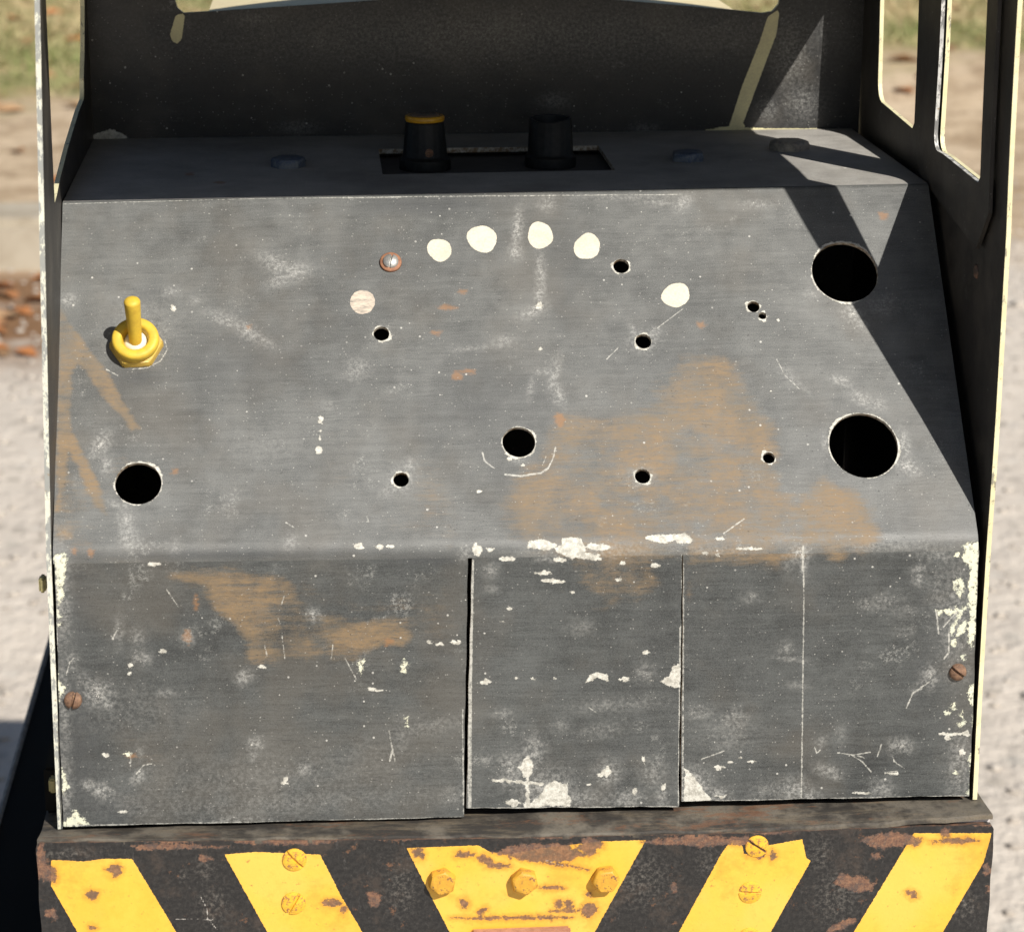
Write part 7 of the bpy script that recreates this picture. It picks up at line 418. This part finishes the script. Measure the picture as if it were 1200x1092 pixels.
# ------------------------------------------------------------------ the locomotive
LOCO=empty('ride_on_locomotive',(0,.2,GZ),'black ride-on miniature locomotive cab with a bent sheet-metal console and yellow hazard striped beam','locomotive')
class Fr: pass
ROOT=LOCO
bpy.context.view_layer.update()
INV=Matrix.Translation((0,-.2,-GZ))
_link=link
def link(name,me,parent=None,mats=(),label=None,smooth=True):
    o=_link(name,me,parent,mats,label,smooth)
    if parent is LOCO: o.matrix_parent_inverse=INV
    return o
mm=lambda f:(lambda U,V:f(U/1000,V/1000))
S_=mm(sheet); ident=lambda U,V:(U,V)
STEP=.33
# sloping control panel
us=np.arange(-150,150.01,STEP); vs_=np.arange(-3.6,133.0,STEP)
def warp_panel(U,V):
    return U,V
panel=grid_part('control_panel',us,vs_,warp_panel,S_,.0015,LOCO,[M_SHEET,M_CUT],console_fields,circles=FT['HOLE'])
vtop=vs_[-1]
# shelf behind it, with the rectangular recess for the knobs
rc=np.array(FT['RECESS']); r0,r1,r2,r3=rc[:,0].min()+.3,rc[:,0].max()-.3,(rc[0,1]+rc[1,1])/2,(rc[2,1]+rc[3,1])/2
def lin(a,b,s): return np.linspace(a,b,max(2,int(round((b-a)/s))+1))
us=np.r_[lin(-150,r0,.7)[:-1],lin(r0,r1,.7)[:-1],lin(r1,150,.7)]; vv=np.r_[lin(vtop,r2,.7)[:-1],lin(r2,r3,.7)[:-1],lin(r3,257.6,.7)]
shelf=grid_part('top_shelf',us,vv,ident,S_,.0018,LOCO,[M_SHELF,M_CUT],console_fields,rect=(r0,r1,r2,r3))
# three lower flaps
def flap(key,label,proud):
    tl,tr,br,bl=[np.array(p) for p in FT['FLAP'][key]]; tl=tl.copy(); w0=tr[0]-tl[0]; us=np.linspace(0,1,int(w0/STEP)); vs=np.linspace(1,0,int(90/STEP)); top=-3.6
    rg=np.random.default_rng(len(key)); ph=rg.uniform(0,6,6)
    def warp(a,t):
        L=tl[0]+(bl[0]-tl[0])*t+.18*np.sin(t*9+ph[0])*t+.08*np.sin(t*31+ph[1]); Rr=tr[0]+(br[0]-tr[0])*t+.18*np.sin(t*8+ph[2])*t+.08*np.sin(t*37+ph[3])
        if key=='left': L=np.maximum(L,-150.2)
        B=bl[1]+(br[1]-bl[1])*a+.12*np.sin(a*17+ph[4])+.06*np.sin(a*60+ph[5]); return L+(Rr-L)*a,top+(B-top)*t
    def pos(U,V):
        P=S_(U,V); k=np.clip(-(V+3.6)/85,0,1.2); P[:,1]-=proud*k; return P
    return grid_part('lower_flap',us,vs,warp,pos,.0015,LOCO,[M_FLAP,M_CUT],console_fields,label=label)
flap('left','wide left flap of the black lower front, hanging lowest',.0012); flap('mid','middle flap between two cut seams with white paint chips near its foot',.0006); flap('right','right flap with a thin white scribed line and flaking cream edge',.0)
# knob recess
fl=[sheet_frame((r0+r1)/2,(r2+r3)/2,-.0035)][0]
def recess_pos(a,b,d):
    P=S_(a,b); P[:,2]-=.0034+d; return P
plate('recess_floor',[(r0-2,r2-2),(r1+2,r2-2),(r1+2,r3+2),(r0-2,r3+2)],[],recess_pos,.0015,LOCO,[simple('recess_plate_paint',(.055,.052,.048),(.10,.095,.088),.2,.6),M_CUT],label='sunken black plate below the two knobs')
# side walls ----------------------------------------------------------
def arc(cx,cy,r,a0,a1,n=6): return [(cx+r*math.cos(math.radians(a0+(a1-a0)*i/n)),cy+r*math.sin(math.radians(a0+(a1-a0)*i/n))) for i in range(n+1)]
def rwall(a,b,d):
    y,z=a/1000,b/1000; x=.1535+.0003*np.sin(z*40+y*20)-.0015*np.clip((z-.1)/.07,0,1)*np.clip(1-y/.05,0,1); return np.stack([x+d,y,z],1)
def lwall(a,b,d):
    y,z=a/1000,b/1000; x=-.1503+(.0005+.035*np.clip(z,0,.2))*np.clip(1-y/.089,0,1)-.0011*np.clip(-z/.093,0,1); return np.stack([x-d,y,z],1)
FRONT=[(-1.2,-94),(-.5,-38),(1,0),(1.5,60),(1,100),(1.2,150),(1.2,187)]
W1=[(130.5,172.5),(127.5,114.8),(130,112.6)]+[(166,114)]+arc(179,122.5,8,-80,0,6)+[(188.2,150),(189.5,172.5)]
W2=[(29.5,172.5),(24.8,113),(27,110.9)]+[(74,112)]+arc(83,118,6.3,-85,0,6)+[(89.6,145),(90.6,172.5)]
rw=plate('side_wall',FRONT+[(217.2,187),(217.2,-94)],[W1,W2],rwall,.0015,LOCO,[M_WALL,M_CREAM],fill=4.,label='right cab side with two window openings in cream edges',matback=1)
# inner lining sheet round the forward window
plate('window_lining',[(26,90)]+[(14,104),(17,177),(116,177),(114,122),(106,100)],[[(30.5,171.8),(25.8,113.6),(28,111.5)]+[(74,112.7)]+arc(82.4,118.6,6.2,-85,0,6)+[(88.6,145),(89.6,171.8)]],lambda a,b,d:rwall(a,b,-.0024+d),.0013,LOCO,[M_WALL,M_LINEREDGE],fill=6.,label='inner lining sheet framing the forward side window',matout=0)
WL=[(52,172),(56,103.2),(68,103.2),(90,105),(123,110.8),(165,116.4)]+arc(180,125,8.5,-60,0,5)+[(197,134),(206,150),(210,172)]
lw=plate('side_wall',FRONT+[(217.2,187),(217.2,-94)],[WL],lwall,.0016,LOCO,[M_WALL,M_CREAM,M_CREAMW],fill=4.,matout=2,label='left cab side seen almost edge on, with weathered cream front edge',matback=1)
# back wall with the windscreen --------------------------------------
KY=.2154
WS=[(-117.5,172)]+FT['WS']+[(119.6,172)]
def back_fields(me,X,Y):
    z=lambda:np.zeros(len(X)); a,s,c,w=z(),z(),z(),z(); fld_poly(c,X,Y,FT['BWCREAM']); fld_poly(w,X,Y,FT['BWPATCH']); fld_ell(s,X,Y,FT['BWSC'])
    store(me,X,Y,fcr=np.clip(c,0,2),far=w,fab=s)
k=NT('cab_wall'); 
def m_back():
    m=M_BACK; nt=m.node_tree
    return m
bw=plate('cab_back_wall',[(-150.2,-94),(153.4,-94),(153.4,187),(-150.2,187)],[WS],lambda a,b,d:np.stack([a/1000,KY+d+0*a,b/1000],1),.002,LOCO,[M_BACK,M_CREAM],fill=1.6,fields=back_fields,matout=0,label='black cab end wall below a wide arched windscreen opening')
# roof ---------------------------------------------------------------
xs=np.linspace(-.158,.158,25); zt=lambda x:.193+.018*(1-(x/.158)**2)
V=[];F=[]
for y in(.0030,.224):
    for x in xs: V.append((x,y,.1853))
    for x in xs: V.append((x,y,zt(x)))
n=25
for i in range(n-1):
    F+=[(i,i+1,n+i+1,n+i),(2*n+i,3*n+i,3*n+i+1,2*n+i+1),(n+i,n+i+1,3*n+i+1,3*n+i),(i,2*n+i,2*n+i+1,i+1)]
F+=[(0,n,3*n,2*n),(n-1,3*n-1,4*n-1,2*n-1)]
link('roof',mesh_np('roof',V,F),LOCO,[M_ROOF],'arched cab roof above the side walls',smooth=False)
# bonnet beyond the windscreen ---------------------------------------
def bonnet():
    V=[];F=[]; n=21; xs=np.linspace(-.1070,.1125,n); zt=lambda x:.1385+.0075*(1-abs((x-.0028)/.110)**2.2)
    for y in(.2180,.547):
        V+=[(x,y,-.09) for x in xs]+[(x,y,zt(x)) for x in xs]
    for i in range(n-1): F.extend([(i,i+1,n+i+1,n+i),(2*n+i,3*n+i,3*n+i+1,2*n+i+1),(n+i,n+i+1,3*n+i+1,3*n+i)])
    F.extend([(0,n,3*n,2*n),(n-1,3*n-1,4*n-1,2*n-1)]); me=mesh_np('bonnet',V,F); return link('bonnet',me,LOCO,[M_BONNET],'cream arched bonnet seen through the windscreen',smooth=False)
bonnet()
# ledge, beam, frame ---------------------------------------------------
bL,bR=FT['BEAM'][0],FT['BEAM'][-1]; BT=np.array(FT['BEAM']); LT=np.array(FT['LEDGE']); zb=lambda x:np.interp(np.asarray(x)*1000,BT[:,0],BT[:,1])/1000; zl=lambda x:float(np.interp(x*1000,LT[:,0],LT[:,1]))/1000
def ledge_t(x,y,z):
    f=np.clip((y+.0135)/.0125,0,1); zz=zl(x); back=-.0946; return (x,y,z+zz*(1-f)+back*f)
xs=np.linspace(-.1578,.1572,80); ys=np.r_[-.0136,-.0128,np.linspace(-.011,.217,40)]
V=[];F=[]; rg=np.random.default_rng(3)
for z0 in(0,-.0016):
    for y in ys:
        for x in xs:
            q=ledge_t(x,y,z0); V.append((q[0],q[1]+(.0003*math.sin(x*300)+.0002*math.sin(x*830) if y<-.0125 else 0),q[2]+.00015*math.sin(x*210+y*90)-(.0004 if y<-.0133 and z0==0 else 0)))
ny,nx=len(ys),len(xs)
for j in range(ny-1):
    for i in range(nx-1):
        a=j*nx+i; F.append((a,a+1,a+nx+1,a+nx)); a+=ny*nx; F.append((a,a+nx,a+nx+1,a+1))
for i in range(nx-1): F.append((i,i+ny*nx,i+1+ny*nx,i+1))
for j in range(ny-1): F.append((j*nx,(j+1)*nx,(j+1)*nx+ny*nx,j*nx+ny*nx)); a=j*nx+nx-1; F.append((a,a+ny*nx,a+nx+ny*nx,a+nx))
link('ledge_plate',mesh_np('ledge_plate',V,F),LOCO,[M_LEDGE],'grimy floor plate edge showing between the console and the striped beam',smooth=False)
def beam_fields(me,X,Y):
    z=lambda:np.zeros(len(X)); a,r,d,l=z(),z(),z(),z(); fld_poly(a,X,Y,FT['STRIPE']); fld_poly(r,X,Y,FT['BRUST']); fld_ell(d,X,Y,FT['BDUST']); fld_line(l,X,Y,FT['BL'])
    top=zb(X/1000)*1000-Y; r=np.maximum(r,np.clip(1.02-top/3.2+.25*np.sin(X*.21)*np.sin(X*.05+1),0,1.4)*(.75+.25*np.sin(X*.09)))
    store(me,X,Y,far=a,fbg=r,fab=d,fag=l)
us=np.arange(bL[0],bR[0]+.01,.5); vs2=np.linspace(0,1,190)
def warp_beam(U,t):
    top=zb(U/1000)*1000-.0; ed=np.minimum(U-bL[0],bR[0]-U); top=top-np.where(ed<2.2,2.2-np.sqrt(np.clip(2.2**2-(2.2-ed)**2,0,9)),0); return U+.15*np.sin(t*30),-185+(top+185)*t
grid_part('buffer_beam',us,vs2,warp_beam,lambda U,V:np.stack([U/1000,-.0140+.00015*np.sin(U*.05)+.0*V,V/1000],1),.004,LOCO,[M_BEAM,M_BEAMBLK],beam_fields,label='steel beam painted with black and yellow hazard stripes')
chas=link('chassis',boxmesh('chassis',(-.118,-.0095,-.36),(.118,.60,-.105),.002),LOCO,[M_DARK])
for sx in(-1,1):
    we=.2062 if sx<0 else .1560; P=[(sx*.118,-.02,-.2),(sx*we,.85,-.2)]
    lo=(min(P[0][0],P[1][0]),-.01,-.204); hi=(max(P[0][0],P[1][0]),.62,-.2)
    fb=link('footboard',boxmesh('footboard',lo,hi,.0008),LOCO,[M_DARK],'%s footboard low beside the frame'%('left' if sx<0 else 'right'))
    lp=link('board_lip',boxmesh('board_lip',(sx*(we+.0004)-.0012,-.01,-.207),(sx*(we+.0004)+.0012,.62,-.1985),.0008),fb,[M_GREYLIP]); lp.matrix_parent_inverse=Matrix.Identity(4)
    for y in(.04,.30):
        wv=link('wheel',mesh_np('wheel',*lathe([(.02,-.016),(.085,-.016),(.09,-.012),(.09,-.006),(.075,-.004),(.075,.014),(.02,.016)],32)),LOCO,[M_DARK]); wv.matrix_basis=Matrix.Translation((sx*.1365,y,-.49))@Matrix.Rotation(math.pi/2*sx,4,'Y')
for y in(.04,.30):
    ax=link('axle',mesh_np('axle',*lathe([(.012,-.136),(.012,.136)],16)),LOCO,[M_DARK]); ax.matrix_basis=Matrix.Translation((0,y,-.49))@Matrix.Rotation(math.pi/2,4,'Y')
link('bogie_frame',boxmesh('bogie_frame',(-.10,-.02,-.51),(.10,.37,-.361),.002),LOCO,[M_DARK])
# ------------------------------------------------------------------ fittings
PT=FT['PTS']
def place(name,me,M,mats,parent=LOCO,label=None): o=link(name,me,parent,mats,label); o.matrix_basis=M; return o
# toggle switch
M0=sheet_frame(*PT['toggle'],0)
tog=place('toggle_switch',hexmesh('toggle_switch',.0091,.0030,.06,math.radians(2)),M0,[M_NUT],label='yellow toggle switch in a hexagonal nut, lever up')
def sub(name,me,M,mats,parent): o=_link(name,me,parent,mats); o.matrix_basis=M; return o
prof=[(.0041,.0026),(.0076,.0027)]+[(.0060+.0018*math.copysign(abs(math.cos(a))**.7,math.cos(a)),.0046+.0019*math.copysign(abs(math.sin(a))**.7,math.sin(a))) for a in np.linspace(-.9,math.pi*.97,14)]+[(.0037,.0030)]
m=mesh_np('ring',*lathe(prof,48)); autosmooth(m,50); sub('collar_ring',m,Matrix.Identity(4),[M_YELLOW],tog)
m=mesh_np('boot',*lathe([(.0040,.0022),(.0038,.0036),(.0030,.0044),(.0001,.0048)],32)); autosmooth(m,60); sub('sealing_boot',m,Matrix.Identity(4),[M_CLAY],tog)
lv=[(.0021,0)]+[(.0021+.0006*t,.0165*t) for t in np.linspace(.1,1,8)]+[(.00268*math.cos(a)+.0,.0165+.0014*math.sin(a)) for a in np.linspace(.15,1.45,6)]
m=mesh_np('lever',*lathe(lv,28)); autosmooth(m,60); sub('lever',m,Matrix.Translation((0,-.0003,.0040))@Matrix.Rotation(math.radians(-22),4,'X'),[M_YELLOW],tog)
# screw on a rusty washer
wsh=place('washer',mesh_np('washer',*lathe([(.0018,0),(.0037,0),(.0037,.0007),(.0035,.0009),(.0018,.0009)],32)),sheet_frame(*PT['washer'],0),[M_RUSTW],label='rusty washer under a slotted screw near the white dots')
sub('slotted_screw',slotmesh('s1',.00265,.0017,.0007,.0009,math.radians(78)),Matrix.Translation((0,0,.0008)),[M_STEEL],wsh)
for kx,an,lb in(('screwL',75,'rusty slotted screw at the left edge of the lower front'),('screwR',-38,'rusty slotted screw at the right edge of the lower front')):
    u_,v_=PT[kx]; place('slotted_screw',slotmesh('slotted_screw',.0029,.0021,.0008,.0012,math.radians(an)),sheet_frame(u_,v_,.0006 if kx=='screwL' else 0.),[M_RUST],label=lb)
# knobs
def knob(pt,cap,label):
    u_,v_=pt; P=sheet(np.array([u_/1000]),np.array([v_/1000]))[0]; M=Matrix.Translation((P[0],P[1],P[2]-.0033))
    prof=[(.0096,0),(.0097,.0012),(.0095,.0038),(.0086,.0046),(.0083,.0052),(.0072,.0168),(.0070,.0176),(.0064,.0180)]
    if not cap: prof=[(.0096,0),(.0097,.0012),(.0095,.0038),(.0087,.0046),(.0085,.0052),(.0079,.0176),(.0076,.0181),(.0066,.0179),(.0060,.0150),(.0030,.0148)]
    V,F=lathe(prof,72); V=np.array(V)
    r=np.hypot(V[:,0],V[:,1]); an=np.arctan2(V[:,1],V[:,0]); g=np.where((V[:,2]>.0051)&(r>.0068),1-.02*(np.cos(an*18)>.2),1); V[:,0]*=g; V[:,1]*=g
    if not cap: V[:,2]-=np.where(V[:,2]>.0165,.0009*np.clip(np.cos(an+1.9),0,1)**3,0)
    me=mesh_np('knob',V,F); autosmooth(me,40); o=place('control_knob',me,M,[M_KNOB],label=label)
    if cap:
        m=mesh_np('cap',*lathe([(.0050,.0172),(.0071,.0178),(.0073,.0184),(.0073,.0193),(.0069,.0198),(.0058,.0199)],48)); autosmooth(m,40); sub('knob_cap',m,Matrix.Identity(4),[M_KCAP],o)
        m=mesh_np('disc',*lathe([(.0057,.0196),(.0057,.02),(.001,.02)],40)); sub('cap_inlay',m,Matrix.Identity(4),[M_KDISC],o)
        sub('grub_screw',slotmesh('g',.0016,.0006,.0004,.0003,.4,16),Matrix.Translation((.0012,-.00805,.0070))@Matrix.Rotation(math.radians(85),4,'X'),[M_RUST],o)
knob(PT['knobL'],True,'black knob with an amber yellow cap'); knob(PT['knobR'],False,'black knob with its cap missing')
# bolt heads on the shelf
for kx,mt,lb,rt,rr in(('boltL',M_BLUE,'flat bluish bolt head left of the knobs',.2,.0066),('boltM',M_BLUE,'blue hexagonal bolt head right of the knobs',.45,.0064),('boltR',M_BOLTTAN,'dusty bolt head half in the sun near the right end of the shelf',.1,.0078)):
    place('bolt_head',hexmesh('bolt_head',rr,.0034,.1,rt),sheet_frame(*PT[kx],0),[mt],label=lb)
# fittings on the beam
def bf(pt,lift=0): return frame((pt[0]/1000,-.0140-lift,pt[1]/1000),(0,-1,0))
for i,kx in enumerate(('b1','b2','b3')):
    b_=place('hex_bolt',hexmesh('hex_bolt',.0047,.0036,.14,.3+i*.4,.03,i),bf(FT['BPT'][kx]),[M_YBOLT],label=('left','middle','right')[i]+' of three worn yellow hex bolts on the beam')
    b_.scale=(1,1,1)
for kx,an,lb in(('s1',48,'upper left slotted screw'),('s2',120,'lower left slotted screw'),('s3',35,'upper right slotted screw'),('s4',5,'middle right slotted screw'),('s5',20,'lowest right slotted screw')):
    place('slotted_screw',slotmesh('slotted_screw',.0040,.0008,.0009,.0007,math.radians(-an)),bf(FT['BPT'][kx],.0),[M_YSCREW],label=lb+' set in the beam')
q0,q1=FT['BPLATE']; place('coupler_plate',boxmesh('coupler_plate',(q0[0]/1000,-.0172,-.150),(q1[0]/1000,-.0142,q0[1]/1000),.0007),Matrix.Identity(4),[M_PINK],label='top edge of a faded pinkish plate on the beam')
place('pale_shim',boxmesh('pale_shim',(.1175,-.0115,-.1015),(.1570,-.004,-.0955),.0004),Matrix.Identity(4),[simple('pale_shim_paint',(.62,.58,.57),(.5,.46,.44),.3,.6)],label='pale strip wedged between the floor plate and the striped beam at the right end')
# small tabs outside the left wall, bracket below it, marks on the right wall
place('hinge_tab',boxmesh('hinge_tab',(-.1547,.004,-.0135),(-.1525,.009,-.0085),.0006),Matrix.Identity(4),[M_TAB]); place('hinge_tab',boxmesh('hinge_tab',(-.1556,.006,-.0845),(-.1530,.010,-.0795),.0006),Matrix.Identity(4),[M_TAB])
place('corner_bracket',boxmesh('corner_bracket',(-.1578,.012,-.0945),(-.1530,.036,-.078),.0008),Matrix.Identity(4),[M_DARK])
place('hole_plug',hexmesh('hole_plug',.0026,.0006,.1),frame((.1534,.0325,.081),(-1,0,0)),[M_BEAMBLK],label='small dark rusty hole in the right cab side')
# ------------------------------------------------------------------ background
kerb=_link('kerb_stone',boxmesh('kerb_stone',(-.95,3.14,GZ-.05),(-.50,3.30,GZ+.085),.015),None,[simple('pale_kerb_stone',(.44,.39,.31),(.33,.28,.21),.012,.8)]); kerb['label']='pale kerb stone block at the edge of the gravel on the left'; kerb['category']='kerb stone'
k=NT('leaf'); oi=k.n('ShaderNodeObjectInfo'); rr=oi.outputs['Random']; c_=k.mix(rr,(.44,.17,.05),(.36,.25,.14)); M_LEAF=k.done(k.mix(k.ss(k.noise(obj_mm(k),.08,3,.6),.4,.65,0,.6),c_,(.25,.11,.05)),.7)
a=[(0,-.035,0),(.012,-.02,.004),(.022,0,.01),(.014,.02,.006),(0,.04,.0),(-.014,.02,.006),(-.022,0,.01),(-.012,-.02,.004),(0,0,.0)]
LM=mesh_np('fallen_leaf',a,[(8,i,(i+1)%8) for i in range(8)]); LM.materials.append(M_LEAF)
rg=random.Random(11); leaves=0
def leaf(x,y,s):
    o=bpy.data.objects.new('fallen_leaf',LM); COL.objects.link(o); o.location=(x,y,float(gz(np.array(x),np.array(y)))+.004); o.rotation_euler=(rg.uniform(-.2,.2),rg.uniform(-.2,.2),rg.uniform(0,6.3)); o.scale=(s,s,s)
    o['label']='brown orange fallen leaf lying on the ground behind the locomotive'; o['category']='leaf'; o['group']='fallen leaves on the ground'
for _ in range(60): leaf(-.56+rg.uniform(-.3,.22)*.7,rg.uniform(2.45,3.1),rg.uniform(.35,.95))
for _ in range(40): leaf(-.85+rg.uniform(-.35,.35),rg.uniform(3.5,6.6),rg.uniform(.6,1.2))
for _ in range(46): leaf(rg.uniform(1.2,2.9),rg.uniform(4.4,8.5),rg.uniform(.7,1.3))
# grass: one mass of short blades
rg=np.random.default_rng(8); NB=42000
def blades(n,xr,yr):
    cx=rg.uniform(*xr,n//30); cy=rg.uniform(*yr,n//30); i=rg.integers(0,len(cx),n); x=cx[i]+rg.normal(0,.07,n); y=cy[i]+rg.normal(0,.07,n); return x,y
x1,y1=blades(15000,(-2.2,-.3),(5.0,9.5)); x2,y2=blades(27000,(.9,4.2),(5.2,10)); x=np.r_[x1,x2]; y=np.r_[y1,y2]; n=len(x); h=rg.uniform(.012,.042,n); an=rg.uniform(0,6.28,n); wd=rg.uniform(.003,.006,n); lx=rg.normal(0,1.3,n)*h; ly=rg.normal(0,1.3,n)*h; z=gz(x,y)-.004
V=np.stack([np.stack([x-wd*np.cos(an),y-wd*np.sin(an),z],1),np.stack([x+wd*np.cos(an),y+wd*np.sin(an),z],1),np.stack([x+lx,y+ly,z+h],1)],1).reshape(-1,3); F=np.arange(n*3).reshape(-1,3)
me=mesh_np('grass',V,F); ca=me.attributes.new('tint','FLOAT_COLOR','POINT'); pat=(np.sin(x*5.3+1+2*np.sin(y*2.))+np.sin(y*4.1+x*2)+rg.normal(0,.6,n))*.42+.22; C=np.zeros((n,4)); pat=np.clip(pat,0,1)[:,None]; C[:,:3]=(1-pat)*np.array([.50,.40,.23])+pat*np.array([.20,.235,.085]); C[:,3]=1; ca.data.foreach_set('color',np.repeat(C,3,0).astype(np.float32).ravel())
k=NT('dry_grass'); go=_link('grass',me,None,[k.done(k.attr('tint').outputs['Color'],.7,0,.2)],smooth=False); go['kind']='stuff'
# gravel: loose stones as one mass
n=5200; x=np.r_[rg.uniform(-.9,-.15,1600),rg.uniform(.2,2.2,3600)]; y=np.r_[rg.uniform(.4,3.4,1600),rg.uniform(.3,3.9,3600)]; s=rg.uniform(.003,.008,n)*np.where(rg.random(n)<.06,1.9,1); base=np.array([(1,0,0),(0,1,0),(-1,0,0),(0,-1,0),(0,0,.6),(0,0,-.6)],float); fc=np.array([(0,1,4),(1,2,4),(2,3,4),(3,0,4),(1,0,5),(2,1,5),(3,2,5),(0,3,5)])
an=rg.uniform(0,6.28,n); B=base[None]*(1+rg.uniform(-.3,.3,(n,6,1))); ca_,sa_=np.cos(an)[:,None],np.sin(an)[:,None]; V=np.stack([(B[:,:,0]*ca_-B[:,:,1]*sa_)*s[:,None]+x[:,None],(B[:,:,0]*sa_+B[:,:,1]*ca_)*s[:,None]*.8+y[:,None],B[:,:,2]*s[:,None]+gz(x,y)[:,None]+s[:,None]*.15],2).reshape(-1,3); F=(fc[None]+6*np.arange(n)[:,None,None]).reshape(-1,3)
gm=_link('gravel',mesh_np('gravel',V,F),None,[simple('pale_gravel_stones',(.52,.47,.41),(.36,.32,.28),.02,.85)],smooth=False); gm['kind']='stuff'
